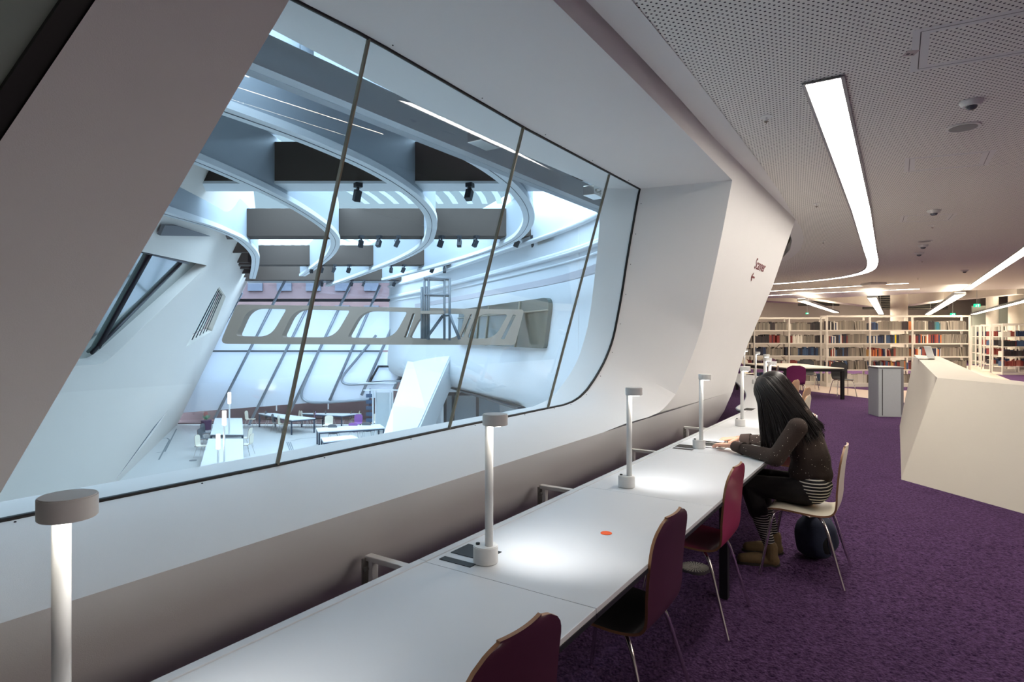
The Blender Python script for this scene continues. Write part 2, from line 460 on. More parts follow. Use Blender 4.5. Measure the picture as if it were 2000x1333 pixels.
# plain unperforated border along the edge
b = bmesh.new()
eo = resample(edge, 60); inner = []
for i, p in enumerate(eo):
    a = eo[max(0, i-1)]; c = eo[min(len(eo)-1, i+1)]; t = (c-a).normalized(); nrm = Vector((t.y, -t.x, 0))
    inner.append(p+nrm*.16)
grid(b, [[p+Vector((0, 0, -.003)) for p in eo], [p+Vector((0, 0, -.003)) for p in inner]], smooth=False)
grid(b, [[p+Vector((0, 0, -.003)) for p in eo], [p+Vector((0, 0, .13)) for p in eo]], smooth=True)
tag(newobj('trim_2', b, PLASTER), kind='structure')
# high roof above the ceiling and beyond it
b = bmesh.new()
roofline = [WC(-7, -1.0, 4.1), WC(8.1, -1.0, 4.1), Vector((2.5, 8.4, 4.1))] + [Vector((x, y, 4.1)) for x, y in RW[::-1][1:4]] + [Vector((2.5, 20, 4.1)), Vector((2.5, 38, 4.1)), Vector((34, 38, 4.1)), Vector((34, -6, 4.1)), Vector((-9, -6, 4.1))]
slab(b, roofline, .2, direction=Vector((0, 0, 1)))
tag(newobj('ceiling_upper', b, CONC), kind='structure')
for nm, a, c, ma in (('wall_behind', (-9, -6), (34, -6), PLASTER), ('wall_right', (34, -6), (34, 38), PLASTER), ('wall_far', (34, 38), (2.5, 38), CONC), ('wall_inner_left', (2.5, 38), (2.5, 20), PLASTER), ('wall_void_side', (2.5, 20), (1.7, 14.4), PLASTER)):
    b = bmesh.new(); a = Vector((a[0], a[1], 0)); c = Vector((c[0], c[1], 0)); d = (c-a).normalized(); nn = Vector((-d.y, d.x, 0))*-.12
    slab(b, [a, c, c+nn, a+nn], 4.3, direction=Vector((0, 0, 1)))
    tag(newobj(nm, b, ma), kind='structure')
b = bmesh.new(); a = Vector((-9, -6, 0)); c = WC(-7, -1, 0); c.z = 0
slab(b, [a, c, c+Vector((-.1, .1, 0)), a+Vector((-.1, .1, 0))], 4.3, direction=Vector((0, 0, 1)))
tag(newobj('wall_near_left', b, PLASTER), kind='structure')
# ================================================================== DESK ROW
TZ = .74
TA, TB = -.211, .534
def place(root, s, t, z=0.0, rot=0.0):
    root.location = W(s, t, z); root.rotation_euler = (0, 0, ANG+rot)
# local frame of things on the desk line: x = along the wall (U), y = towards the window (-N)
def desk_section(label, slots, post=False):
    d = empty('reading_desk'); L = 1.36
    b = bmesh.new(); box(b, (L/2, -(TA+TB)/2, TZ-.009), (L-.0025, TB-TA, .018), bev=.0015)
    newobj('desktop', b, DESKM, d)
    b = bmesh.new(); box(b, (L/2, -(TA+TB)/2-.004, TZ-.026), (L-.004, TB-TA-.004, .016))
    newobj('desktop_core', b, DARK, d)
    b = bmesh.new(); box(b, (L/2, -TA-.02, TZ+.002), (L-.0025, .034, .005), bev=.001)
    newobj('rear_strip', b, DESKM, d)
    # wall bracket: arm out to the wall, upright plate with bolt
    b = bmesh.new()
    x0 = -.02
    box(b, (x0, .315, TZ-.033), (.036, .30, .022), bev=.003)
    box(b, (x0, .435, TZ-.115), (.036, .02, .17), bev=.003)
    tube(b, [(x0, .20, TZ-.05), (x0, .26, TZ-.055), (x0, .42, TZ-.19)], .011, 6)
    newobj('wall_bracket', b, WHITEM, d)
    b = bmesh.new(); box(b, (x0, .462, TZ-.13), (.07, .008, .20), M=Matrix.Rotation(0, 4, 'X'), bev=.002)
    cyl(b, (x0-.02, .448, TZ-.07), (x0-.034, .446, TZ-.07), .009, n=10)
    newobj('bracket_plate', b, mat('bracket_grey', (128, 126, 122), .4, metal=.3), d)
    if slots:
        b = bmesh.new()
        box(b, (.185, .075, TZ+.0012), (.115, .165, .0024))
        newobj('cable_slot', b, BLACK, d)
        b = bmesh.new(); box(b, (.065, .075, TZ+.0012), (.036, .15, .0024)); bmesh.ops.rotate(b, verts=b.verts, cent=(.065, 0, TZ), matrix=Matrix.Rotation(R(0), 3, 'Z'))
        newobj('cable_slot', b, BLACK, d)
    if post:
        b = bmesh.new(); box(b, (.66, -.42, .357), (.05, .05, .714), bev=.003)
        newobj('leg', b, DARK, d)
    tag(d, label, 'desk', 'white reading desks joined in a row along the window wall')
    return d
dl = ['white desk section nearest the camera, running out of the picture bottom left', 'white desk section between the first and second lamp, two chairs pushed under',
      'white desk section with the orange dot sticker on it', 'white desk section between the third lamp and the reading woman', 'white desk section carrying the open book', ]
for i, k in enumerate((-1, 0, 1, 2, 3)):
    d = desk_section(dl[i] if i else 'white desk section nearest the camera at the bottom edge, first lamp on it', k in (0, 2), k in (-1, 1, 3)); place(d, -.123+1.36*k, 0)
d = desk_section('white desk section at the very edge of the picture, under the nearest lamp side', False); place(d, -.123-2.72, 0)
# fix labels to what stands on each section
_ds = [o for o in COL.objects if o.name.startswith('reading_desk') and o.parent is None]
_lab = ['white desk section in the foreground, holding the nearest lamp at the left',
        'white desk section with the orange dot sticker and the second lamp',
        'white desk section with the third lamp, crimson chair pushed up to it',
        'white desk section holding the open book and the lamp beside it',
        'white desk section behind the open book, with the lamp left of the woman\'s head',
        'white desk section at the bottom left corner, before the nearest lamp']
for o, l in zip(_ds, _lab): o['label'] = l

# slots exactly where the photo shows them on the desk with the sticker are handled by copies above
# curved end of the desk around the void
inner = [W(5.317, TA, TZ), Vector((2.62, 7.12, TZ)), Vector((2.9, 7.6, TZ)), Vector((3.29, 8.46, TZ)), Vector((3.6, 9.31, TZ)), Vector((3.86, 10.2, TZ)), Vector((4.1, 11, TZ)), Vector((4.25, 11.7, TZ)), Vector((4.0, 12.5, TZ)), Vector((3.5, 13.2, TZ))]
outer_ = [Vector((3.7, 14.5, TZ)), Vector((4.7, 14.5, TZ)), Vector((5.25, 13.2, TZ)), Vector((5.0, 11.4, TZ)), Vector((4.6, 9.9, TZ)), Vector((4.1, 8.5, TZ)), Vector((3.5, 7.3, TZ)), W(5.317, TB, TZ)]
inner = smooth_pts(inner, 2); outer_ = smooth_pts(outer_, 2)
d = empty('reading_desk', W(5.317, 0, 0))
b = bmesh.new(); slab(b, inner+outer_, .018); o = newobj('desktop', b, DESKM, d); inv(o, d)
b = bmesh.new(); slab(b, [p-Vector((0, 0, .018)) for p in inner+outer_], .016); o = newobj('desktop_core', b, DARK, d); inv(o, d)
b = bmesh.new()
tube(b, [p+Vector((0, 0, -.01)) for p in inner], .012, 6); o = newobj('rounded_edge', b, mat('edge_blue_grey', (176, 190, 206), .3), d); inv(o, d)
for k in range(3):
    p = outer_[8+k*8]; b = bmesh.new(); box(b, (p.x-.25, p.y-.05, .353), (.05, .05, .706)); o = newobj('leg', b, DARK, d); inv(o, d)
b = bmesh.new(); q0 = onz(1463, 800, TZ); box(b, (q0.x, q0.y, TZ+.001), (.22, .1, .002), rz=ANG); o = newobj('cable_slot', b, BLACK, d); inv(o, d)
tag(d, 'white curved desk end sweeping around the opening behind the woman', 'desk')

# ---------------------------------------------------------------- desk lamps
def make_lamp():
    r = empty('desk_lamp')
    b = bmesh.new(); cyl(b, (0, 0, .001), (0, 0, .066), .047, n=40); bmesh.ops.bevel(b, geom=[e for e in b.edges if abs(e.verts[0].co.z-e.verts[1].co.z) < 1e-5 and len(e.link_faces) == 2 and e.calc_face_angle(0) > 1], offset=.003, segments=2, affect='EDGES')
    newobj('base', b, LAMPM, r)
    b = bmesh.new(); cyl(b, (-.012, .028, .066), (-.012, .028, .072), .008, n=14); newobj('switch', b, BLACK, r)
    b = bmesh.new(); cyl(b, (0, -.016, .06), (0, -.016, .53), .0155, n=24)
    o = newobj('pole', b, LAMPM, r)
    for p in o.data.polygons: p.use_smooth = len(p.vertices) == 4
    b = bmesh.new(); cyl(b, (0, -.044, .523), (0, -.044, .565), .0475, n=48); bmesh.ops.bevel(b, geom=[e for e in b.edges if abs(e.verts[0].co.z-e.verts[1].co.z) < 1e-5 and e.calc_face_angle(0) > 1], offset=.0025, segments=2, affect='EDGES')
    newobj('lamp_head', b, LAMPM, r)
    b = bmesh.new(); cyl(b, (0, -.05, .5205), (0, -.05, .5225), .026, n=24); newobj('light_disc', b, emis('lamp_led', (255, 250, 240), 14), r)
    for o in r.children:
        if o.name.startswith(('base', 'lamp_head')):
            for p in o.data.polygons: p.use_smooth = True
            o.data.set_sharp_from_angle(angle=R(35))
    return r
lamp_pos = [W(1.36*k, 0.016, TZ) for k in (-1, 0, 1, 2, 3, 4)] + [Vector((3.3, 7.9, TZ)), Vector((3.87, 9.3, TZ)), Vector((4.3, 10.7, TZ)), Vector((4.83, 12.6, TZ))]
lamp_pos[0] = W(-1.375, .016, TZ); lamp_pos[3] = W(2.765, .016, TZ); lamp_pos[4] = W(4.1, .016, TZ)
lamp_lab = ['white desk lamp with flat round head nearest the camera, cropped at the bottom left',
            'white desk lamp beside the black cable slots, second from the camera',
            'white desk lamp standing on the joint between sections, third from the camera',
            'white desk lamp beside the open book',
            'white desk lamp just left of the woman\'s head, near the wall end',
            'slim white desk lamp touching the hair of the woman in the picture',
            'rightmost white desk lamp rising above the woman\'s head',
            'white desk lamp just above left of the rightmost one, on the curved desk',
            'white desk lamp on the curved desk, before the bookcase upright',
            'farthest white desk lamp on the curved desk, beside the wall edge']
base_lamp = make_lamp(); lamps = []
for i, p in enumerate(lamp_pos):
    l = base_lamp if i == 0 else copy_tree(base_lamp)
    l.location = p; l.rotation_euler = (0, 0, ANG)
    tag(l, lamp_lab[i], 'lamp', 'white desk lamps along the desk row'); lamps.append(l)
    if i < 7:
        ld = bpy.data.lights.new('lamp_light', 'SPOT'); ld.energy = LE if i < 5 else LE*.7; ld.spot_size = R(80); ld.spot_blend = 1.0; ld.shadow_soft_size = .025; ld.color = (1, .985, .96)
        lo = bpy.data.objects.new('lamp_light', ld); COL.objects.link(lo)
        src = p+Vector((0, 0, .512))+N*.072
        lo.location = src
        dirv = (p+U*.30+N*.17)-src
        lo.rotation_euler = dirv.to_track_quat('-Z', 'Y').to_euler()

# orange sticker, floor socket
b = bmesh.new(); q = onz(1184, 1042, TZ+.001); cyl(b, q, q+Vector((0, 0, .0012)), .0245, n=32)
tag(newobj('round_sticker', b, mat('orange_sticker', (255, 96, 20), .6)), 'small round orange sticker stuck on the white desk', 'sticker')
q = onz(1357, 1111, .02); r = empty('floor_outlet', (q.x, q.y, 0))
b = bmesh.new(); cyl(b, (0, 0, .0), (0, 0, .030), .1, n=48); newobj('cover_plate', b, mat('outlet_dark', (70, 64, 70), .5), r)
b = bmesh.new()
for k in range(28):
    a = 2*math.pi*k/28; i0 = .014 if k % 2 == 0 else .04
    box(b, (math.cos(a)*(i0+.092)/2, math.sin(a)*(i0+.092)/2, .031), (.092-i0, .0075, .003), rz=a)
cyl(b, (0, 0, .029), (0, 0, .0325), .016, n=20)
newobj('radial_grille', b, mat('outlet_steel', (176, 172, 162), .35, metal=.5), r)
tag(r, 'round metal floor outlet with radial slots set in the purple carpet', 'floor outlet')

# ---------------------------------------------------------------- chairs
def chair_shell(top_m, back_m, rim_m):
    # profile in local (y forward, z up)
    prof = [(.215, .438), (.205, .452), (.17, .462), (.10, .462), (0, .455), (-.08, .448), (-.13, .448), (-.165, .458), (-.188, .482), (-.200, .53), (-.207, .60), (-.213, .68), (-.220, .75), (-.229, .81), (-.236, .85), (-.240, .878), (-.241, .888)]
    prof = [(a.x, a.y) for a in resample(smooth_pts([Vector((p[0], p[1], 0)) for p in prof], 2), 42)]
    top_ = prof[-1]; pv = prof[-2]; prof = prof[:-1]+[(pv[0]+(top_[0]-pv[0])*t, pv[1]+(top_[1]-pv[1])*t) for t in (.25, .5, .7, .84, .93, .98, 1)]
    L = [0]
    for a, c in zip(prof, prof[1:]): L.append(L[-1]+math.dist(a, c))
    T = L[-1]; NW = 12; b = bmesh.new()
    def hw(d):
        w = .200 if d > .3 else .208
        u = d/T
        w = .207-.018*math.exp(-((u-.46)/.10)**2)
        if d < .05: w *= math.sqrt(max(0, 1-((.05-d)/.05)**2))*.22+.78
        e = T-d; RR = .12
        if e < RR: w *= max(.42, (1-((RR-e)/RR)**2.6)**(1/2.4)) if e > 0 else .42
        return w
    topv, botv = [], []; th_ = .0115
    for i, (y, z) in enumerate(prof):
        a = prof[max(0, i-1)]; c = prof[min(len(prof)-1, i+1)]
        tx, tz = c[0]-a[0], c[1]-a[1]; ll = math.hypot(tx, tz); ny, nz = -tz/ll*-1, tx/ll*-1
        # normal pointing to the sitter (up / forward)
        ny, nz = (tz/ll, -tx/ll)
        if L[i] < .36 and nz < 0: ny, nz = -ny, -nz
        if L[i] >= .36 and ny < 0: ny, nz = -ny, -nz
        w = hw(L[i]); rt, rb = [], []
        isb = min(1, max(0, (L[i]-.42)/.12))
        for k in range(NW+1):
            q = k/NW*2-1; x = q*w
            dish = (.009*isb)*q*q - .004*(1-isb)*(1-q*q)
            rt.append(b.verts.new((x, y+ny*(dish), z+nz*dish)))
            rb.append(b.verts.new((x, y+ny*(dish-th_), z+nz*(dish-th_))))
        topv.append(rt); botv.append(rb)
    m = len(prof)
    for i in range(m-1):
        for k in range(NW):
            f = b.faces.new((topv[i][k], topv[i][k+1], topv[i+1][k+1], topv[i+1][k])); f.material_index = 0; f.smooth = True
            f = b.faces.new((botv[i][k], botv[i+1][k], botv[i+1][k+1], botv[i][k+1])); f.material_index = 1; f.smooth = True
        for k in (0, NW):
            f = b.faces.new((topv[i][k], topv[i+1][k], botv[i+1][k], botv[i][k])); f.material_index = 2
    for i in (0, m-1):
        for k in range(NW):
            f = b.faces.new((topv[i][k], topv[i][k+1], botv[i][k+1], botv[i][k])); f.material_index = 2
    bmesh.ops.recalc_face_normals(b, faces=b.faces)
    return b
WOODR = mat('chair_wood_edge', (158, 116, 82), .5, var=.15, scale=80)
def make_chair(top, back, nm='shell_chair'):
    r = empty(nm)
    o = newobj('seat_shell', chair_shell(None, None, None), [top, back, WOODR], r)
    o.data.set_sharp_from_angle(angle=R(60))
    for sx in (-1, 1):
        for sy in (-1, 1):
            b = bmesh.new()
            yk = .17 if sy > 0 else -.10
            pts = smooth_pts([(sx*.06, yk*.55, .432), (sx*.15, yk*.92, .430), (sx*.185, yk*1.02 if sy > 0 else yk*1.25, .41), (sx*.20, (.185 if sy > 0 else -.15), .36), (sx*.222, (.215 if sy > 0 else -.20), .18), (sx*.243, (.245 if sy > 0 else -.25), .012)], 2)
            tube(b, pts, .0095, 8); newobj('leg', b, CHROME, r)
    b = bmesh.new(); box(b, (0, .02, .436), (.16, .2, .012)); cyl(b, (-.06, -.06, .424), (.06, -.06, .424), .012, n=8)
    newobj('seat_mount', b, DARK, r)
    return r
def cm(n, rgb, rough=.4): return mat(n, rgb, rough, var=.03, scale=20, coat=.1)
C_plum = cm('chair_dark_plum', (72, 30, 50)); C_black = cm('chair_black', (42, 42, 44)); C_mag = cm('chair_crimson', (156, 46, 84), .35); C_cream = cm('chair_cream', (232, 224, 204))
C_grey = cm('chair_grey', (92, 94, 98)); C_violet = cm('chair_violet', (140, 84, 160)); C_red = cm('chair_brick', (150, 82, 78)); C_mg2 = cm('chair_magenta', (118, 36, 88)); C_purp = cm('chair_purple', (86, 32, 70))
protos = {}
def chair(kind, pos, rot, label, group):
    tops = {'plum': (C_plum, C_plum), 'plumblack': (C_black, C_plum), 'crimson': (C_mag, C_mag), 'cream': (C_cream, C_cream), 'grey': (C_grey, C_grey), 'black': (C_black, C_black), 'violet': (C_violet, C_violet), 'brick': (C_red, C_red), 'magenta': (C_mg2, C_mg2), 'purple': (C_purp, C_purp), 'wood': (C_cream, cm('chair_beech', (176, 140, 110)))}[kind]
    if kind not in protos:
        c = make_chair(*tops); protos[kind] = c
    else: c = copy_tree(protos[kind])
    c.location = pos; c.rotation_euler = (0, 0, rot)
    tag(c, label, 'chair', group); return c
# chair local +y faces the sitter's front; towards the wall = -N
FACE = math.atan2(-N.y, -N.x)-math.pi/2
G1 = 'shell chairs along the desk row'
chair('plum', W(-.60, .325, 0), FACE-.05, 'dark plum shell chair nearest the camera, cropped at the bottom edge', G1)
chair('plumblack', W(.53, .325, 0), FACE, 'dark plum-backed shell chair with black seat, between the cropped chair and the crimson one', G1)
chair('crimson', W(1.61, .325, 0), FACE, 'crimson shell chair tucked under the desk in front of the woman', G1)
chair('cream', W(2.63, .77, 0), FACE, 'cream shell chair the woman sits on', G1)
chair('brick', W(4.12, .40, 0), FACE, 'brick-red shell chair seen between the woman\'s elbow and her chest', G1)
chair('cream', Vector((3.32, 7.3, 0)), FACE-.05, 'cream chair edge just behind the woman\'s back, lowest of three', G1)
chair('wood', Vector((3.83, 8.35, 0)), FACE-.1, 'beech-backed chair edge behind the woman\'s shoulder, middle of three', G1)
chair('wood', Vector((4.36, 9.8, 0)), FACE-.15, 'beech-backed chair edge near the top of the woman\'s hair, highest of three', G1)

# ================================================================== THE WOMAN
def L3(f, r, z):     # sitter frame -> world
    return W(2.70+r, .77-f, z)
def blobmesh(name, parts, voxel, mats, parent=None, smooth_it=4, decim=None):
    """fuse overlapping capsules / ellipsoids into one continuous surface"""
    b = bmesh.new()
    for p in parts:
        if p[0] == 'c':
            pts, rad = p[1], p[2]; n = 14; flat = p[3] if len(p) > 3 else 1.0
            pts = [Vector(q) for q in pts]
            sub = []; sr = []
            for i in range(len(pts)-1):
                for k in range(4):
                    t = k/4; sub.append(pts[i].lerp(pts[i+1], t)); sr.append(rad[i]*(1-t)+rad[i+1]*t)
            sub.append(pts[-1]); sr.append(rad[-1])
            tube(b, sub, sr, n, flat=flat)
            ball(b, sub[0], sr[0], n=12); ball(b, sub[-1], sr[-1], n=12)
        else:
            ball(b, p[1], 1.0, p[2], n=20, M=p[3] if len(p) > 3 else None)
    me = bpy.data.meshes.new('tmp'); b.to_mesh(me); b.free()
    o = bpy.data.objects.new('tmp', me); COL.objects.link(o)
    m = o.modifiers.new('r', 'REMESH'); m.mode = 'VOXEL'; m.voxel_size = voxel; m.use_smooth_shade = True
    if smooth_it:
        m2 = o.modifiers.new('s', 'SMOOTH'); m2.iterations = smooth_it; m2.factor = .5
    dg = bpy.context.evaluated_depsgraph_get(); dg.update()
    nm = bpy.data.meshes.new_from_object(o.evaluated_get(dg))
    bpy.data.objects.remove(o); nm.name = name
    nm.materials.clear()
    for mm in (mats if isinstance(mats, (list, tuple)) else [mats]): nm.materials.append(mm)
    for p in nm.polygons: p.use_smooth = True; p.material_index = 0
    ob = bpy.data.objects.new(name, nm); COL.objects.link(ob)
    if parent is not None: ob.parent = parent
    return ob
SKIN = mat('skin', (222, 168, 142), .5, var=.05, scale=40)
SKIN.node_tree.nodes['Principled BSDF'].inputs['Subsurface Weight'].default_value = .1
SKIN.node_tree.nodes['Principled BSDF'].inputs['Subsurface Radius'].default_value = (.02, .008, .004)
headc = L3(.215, .05, 1.205)
# basis of the head: face direction tilted down to the book
fdir = (L3(.60, .22, .80)-headc).normalized(); side = fdir.cross(Vector((0, 0, 1))).normalized(); hup = side.cross(fdir).normalized()
HM = Matrix((side, fdir, hup)).transposed().to_4x4()
def H(x, y, z): return headc + side*x + fdir*y + hup*z
sh_l = L3(.045, -.14, .98); sh_r = L3(.055, .175, .98)
el_l = L3(.165, -.20, .775); el_r = L3(.20, .33, .80)
wr_l = L3(.50, .03, .790); wr_r = L3(.53, .37, .790)
def hand(wrist, dirv, down=Vector((0, 0, -1)), thumbside=1, curl=.6):
    """palm, four curled fingers and a thumb, returns capsule parts"""
    d = dirv.normalized()*1.16; s = d.cross(Vector((0, 0, 1))).normalized()*thumbside*1.16  # towards the thumb
    u = Vector((0, 0, 1)); P = []
    base = wrist
    pc = base+d*.05
    P.append(('c', [base-d*.04, base+d*.01], [.026, .024], .8))
    for k, x in enumerate((.026, .009, -.009, -.025)):
        P.append(('c', [base+d*.005+s*x*.5, base+d*.078+s*x+u*.002], [.017, .0125]))
    lens = (.072, .080, .075, .058)
    for k, x in enumerate((.028, .010, -.009, -.027)):
        a = base+d*.078+s*x+u*.004; l = lens[k]
        p1 = a+d*l*.42+u*.002+s*x*.18; p2 = p1+d*l*.30-u*l*.22*curl*1.6; p3 = p2+d*l*.16-u*l*.24*curl*1.4
        P.append(('c', [a, p1, p2, p3], [.0105, .0095, .0085, .0072]))
    t0 = base+d*.02+s*.024; t1 = t0+d*.03+s*.024-u*.004; t2 = t1+d*.03+s*.006-u*.006
    P.append(('c', [t0, t1, t2], [.0145, .0115, .009]))
    return P
body = []
body += [('c', [L3(-.01, .0, .56), L3(-.015, .0, .72), L3(.035, .01, .88), L3(.06, .02, 1.0)], [.115, .100, .108, .09], .9)]
body += [('c', [sh_l, sh_r], [.06, .06])]
body += [('c', [L3(.05, .02, 1.03), L3(.13, .04, 1.12), H(0, -.03, -.06)], [.055, .05, .055])]
body += [('e', H(0, 0, .01), (.072, .092, .105), HM), ('e', H(0, .035, -.06), (.052, .055, .055), HM), ('e', H(0, .09, -.015), (.011, .018, .020), HM), ('e', H(0, .098, -.025), (.014, .012, .010), HM)]
body += [('e', H(sx*.075, -.005, -.01), (.010, .018, .030), HM) for sx in (-1, 1)] + [('e', H(0, .080, -.058), (.022, .010, .007), HM), ('e', H(0, .07, -.088), (.02, .016, .014), HM)]
body += [('c', [sh_l, el_l], [.046, .037]), ('c', [sh_r, el_r], [.046, .037])]
body += [('c', [el_l, wr_l], [.036, .023]), ('c', [el_r, wr_r], [.036, .023])]
body += hand(wr_l, (L3(.62, .09, .775)-wr_l), thumbside=1, curl=.45)
body += hand(wr_r, (L3(.66, .30, .775)-wr_r), thumbside=-1, curl=.7)
hip_l, hip_r = L3(.0, -.08, .545), L3(.0, .10, .545)
kn_l, kn_r = L3(.36, -.07, .545), L3(.37, .14, .555)
an_l, an_r = L3(.215, -.10, .13), L3(.235, .16, .13)
body += [('c', [hip_l, kn_l], [.078, .056]), ('c', [hip_r, kn_r], [.078, .056]), ('c', [kn_l, kn_l.lerp(an_l, .4), an_l], [.052, .048, .034]), ('c', [kn_r, kn_r.lerp(an_r, .4), an_r], [.052, .048, .034])]
toe_l, toe_r = L3(.385, -.16, .045), L3(.40, .10, .045)
body += [('c', [an_l-Vector((0, 0, .07)), toe_l], [.036, .026]), ('c', [an_r-Vector((0, 0, .07)), toe_r], [.036, .026])]
woman = blobmesh('person', body, .0042, [SKIN, mat('eye_dark', (30, 22, 20), .3), mat('lips', (170, 90, 84), .5)], smooth_it=2)
for p in woman.data.polygons:
    c = p.center
    for sx in (-1, 1):
        if (c-H(sx*.03, .085, .005)).length < .010: p.material_index = 1
    if (c-H(0, .088, -.058)).length < .016: p.material_index = 2
tag(woman, 'woman with long black hair in a brown flecked sweater, leaning over an open book', 'person')

# sweater with light flecks
sw = mat('brown_flecked_knit', (66, 54, 48), .95, var=.25, scale=160, bump=.9, bscale=260)
nt = sw.node_tree; bs = nt.nodes['Principled BSDF']
vo = nt.nodes.new('ShaderNodeTexVoronoi'); vo.inputs['Scale'].default_value = 62; tc = nt.nodes.new('ShaderNodeTexCoord'); nt.links.new(tc.outputs['Object'], vo.inputs['Vector'])
lt = nt.nodes.new('ShaderNodeMath'); lt.operation = 'LESS_THAN'; lt.inputs[1].default_value = .17; nt.links.new(vo.outputs['Distance'], lt.inputs[0])
vs = nt.nodes.new('ShaderNodeSeparateColor'); nt.links.new(vo.outputs['Color'], vs.inputs[0])
g2 = nt.nodes.new('ShaderNodeMath'); g2.operation = 'GREATER_THAN'; g2.inputs[1].default_value = .62; nt.links.new(vs.outputs[0], g2.inputs[0])
mu = nt.nodes.new('ShaderNodeMath'); mu.operation = 'MULTIPLY'; nt.links.new(lt.outputs[0], mu.inputs[0]); nt.links.new(g2.outputs[0], mu.inputs[1])
old = bs.inputs['Base Color'].links[0].from_socket; mx = nt.nodes.new('ShaderNodeMix'); mx.data_type = 'RGBA'; mx.inputs[7].default_value = lin((200, 186, 170))
nt.links.new(mu.outputs[0], mx.inputs[0]); nt.links.new(old, mx.inputs[6]); nt.links.new(mx.outputs[2], bs.inputs['Base Color'])
sweater = [('c', [L3(-.02, .0, .665), L3(-.025, .0, .75), L3(.02, .01, .88), L3(.05, .015, .985), L3(.06, .02, 1.03)], [.142, .134, .136, .120, .085], .92),
           ('c', [sh_l, sh_r], [.066, .066]), ('c', [sh_l, el_l], [.062, .058]), ('c', [sh_r, el_r], [.062, .058]),
           ('c', [el_l, wr_l.lerp(el_l, .25)], [.060, .039]), ('c', [el_r, wr_r.lerp(el_r, .25)], [.060, .039]),
           ('c', [L3(.04, .02, 1.04), L3(.11, .035, 1.09)], [.075, .062])]
blobmesh('sweater', sweater, .008, sw, woman, smooth_it=12)
cuff = mat('sweater_cuff_rib', (72, 58, 52), .95, var=.2, scale=150)
for e_, w_ in ((el_l, wr_l), (el_r, wr_r)):
    b = bmesh.new(); a = w_.lerp(e_, .27); c = w_.lerp(e_, .04); n = 40
    d = (c-a).normalized(); x = d.cross(Vector((0, 0, 1))).normalized(); y = d.cross(x)
    rows = []
    for j in range(8):
        t = j/7; q = a.lerp(c, t); rr0 = .0435-.009*t
        rows.append([q+(x*math.cos(2*math.pi*k/n)+y*math.sin(2*math.pi*k/n))*(rr0+(.0022 if k % 2 else 0)) for k in range(n)])
    rows.append([q+(x*math.cos(2*math.pi*k/n)+y*math.sin(2*math.pi*k/n))*.025 for k in range(n)])
    grid(b, rows, close=True); newobj('cuff', b, cuff, woman)
# striped shirt hem
shirt = stripes('striped_shirt', (28, 28, 32), (226, 220, 206), 48, 2, .9, .66)
blobmesh('striped_shirt', [('c', [L3(-.02, .0, .59), L3(-.02, .0, .66)], [.138, .122], .95), ('c', [L3(-.045, -.07, .572), L3(-.045, .07, .572)], [.104, .104])], .008, shirt, woman, smooth_it=3)
pants = mat('black_trousers', (26, 22, 23), .9, var=.15, scale=40, bump=.3, bscale=120)
cut_l, cut_r = kn_l.lerp(an_l, .42), kn_r.lerp(an_r, .42)
blobmesh('trousers', [('c', [hip_l, kn_l], [.090, .070]), ('c', [hip_r, kn_r], [.090, .070]), ('e', L3(.01, .01, .55), (.13, .15, .08)), ('c', [kn_l, cut_l], [.068, .066]), ('c', [kn_r, cut_r], [.068, .066])], .008, pants, woman, smooth_it=3)
sock = stripes('striped_sock', (24, 24, 28), (196, 190, 186), 62, 2, .9, .72)
for c_, a_ in ((cut_l, an_l), (cut_r, an_r)):
    b = bmesh.new(); tube(b, [c_.lerp(a_, t/8) for t in range(9)], [.056, .055, .053, .050, .047, .044, .041, .039, .038], 20); newobj('sock', b, sock, woman, smooth=True)
boot = mat('brown_suede_boot', (104, 84, 56), .85, var=.2, scale=50, bump=.4); sole = mat('boot_sole', (40, 34, 30), .8)
for a_, t_ in ((an_l, toe_l), (an_r, toe_r)):
    g0 = Vector((a_.x, a_.y, .0)); d = (Vector((t_.x, t_.y, 0))-g0).normalized()
    o = blobmesh('boot', [('c', [a_+Vector((0, 0, .01)), g0+Vector((0, 0, .07))], [.046, .048]), ('c', [g0-d*.02+Vector((0, 0, .05)), g0+d*.10+Vector((0, 0, .055)), g0+d*.185+Vector((0, 0, .048))], [.040, .042, .034])], .006, boot, woman, smooth_it=2)
    b = bmesh.new(); s_ = d.cross(Vector((0, 0, 1)))
    rim = []
    for k in range(24):
        a = 2*math.pi*k/24; rim.append(g0+d*(.082+.145*math.cos(a))+s_*(.043*math.sin(a)*(1.0+.1*math.cos(a)))+Vector((0, 0, .030)))
    slab(b, rim, .022); newobj('sole', b, sole, o)
# hair: a thick sheet falling from the crown all round, loose strands on top
hairm = mat('black_hair', (27, 19, 17), .42, var=.35, scale=150, spec=.5)
def hpath(ph, k=1.0, lift=0.0, dl=0.0):
    s_, c_ = math.sin(ph), math.cos(ph); a = abs(ph)
    p0 = H(.02*s_, -.02*c_+.03, .140+lift); p1 = H((.096+lift)*s_, -(.108+lift)*c_+.01, .085); p2 = H((.118+lift)*s_, -(.130+lift)*c_+.01, .0)
    u = min(1, max(0, (a-.5)/1.5))       # 0 at the back, 1 at the front sides
    e_back = L3(-.075-lift, .03+.19*s_, .95+dl*.7); m_back = L3(.0-lift, .03+.17*s_, 1.06)
    g_ = 1 if s_ > 0 else -1
    e_front = L3(.10+.17*u-lift*.2, .05+g_*(.135+lift-.05*u), .83+dl); m_front = L3(.12+.17*u, .05+g_*(.13+lift-.02*u), 1.0)
    u2 = u*u*(3-2*u)
    return [p0, p1, p2, m_back.lerp(m_front, u2), e_back.lerp(e_front, u2)]
rr = random.Random(3)
b = bmesh.new(); cols = []
NP = 72
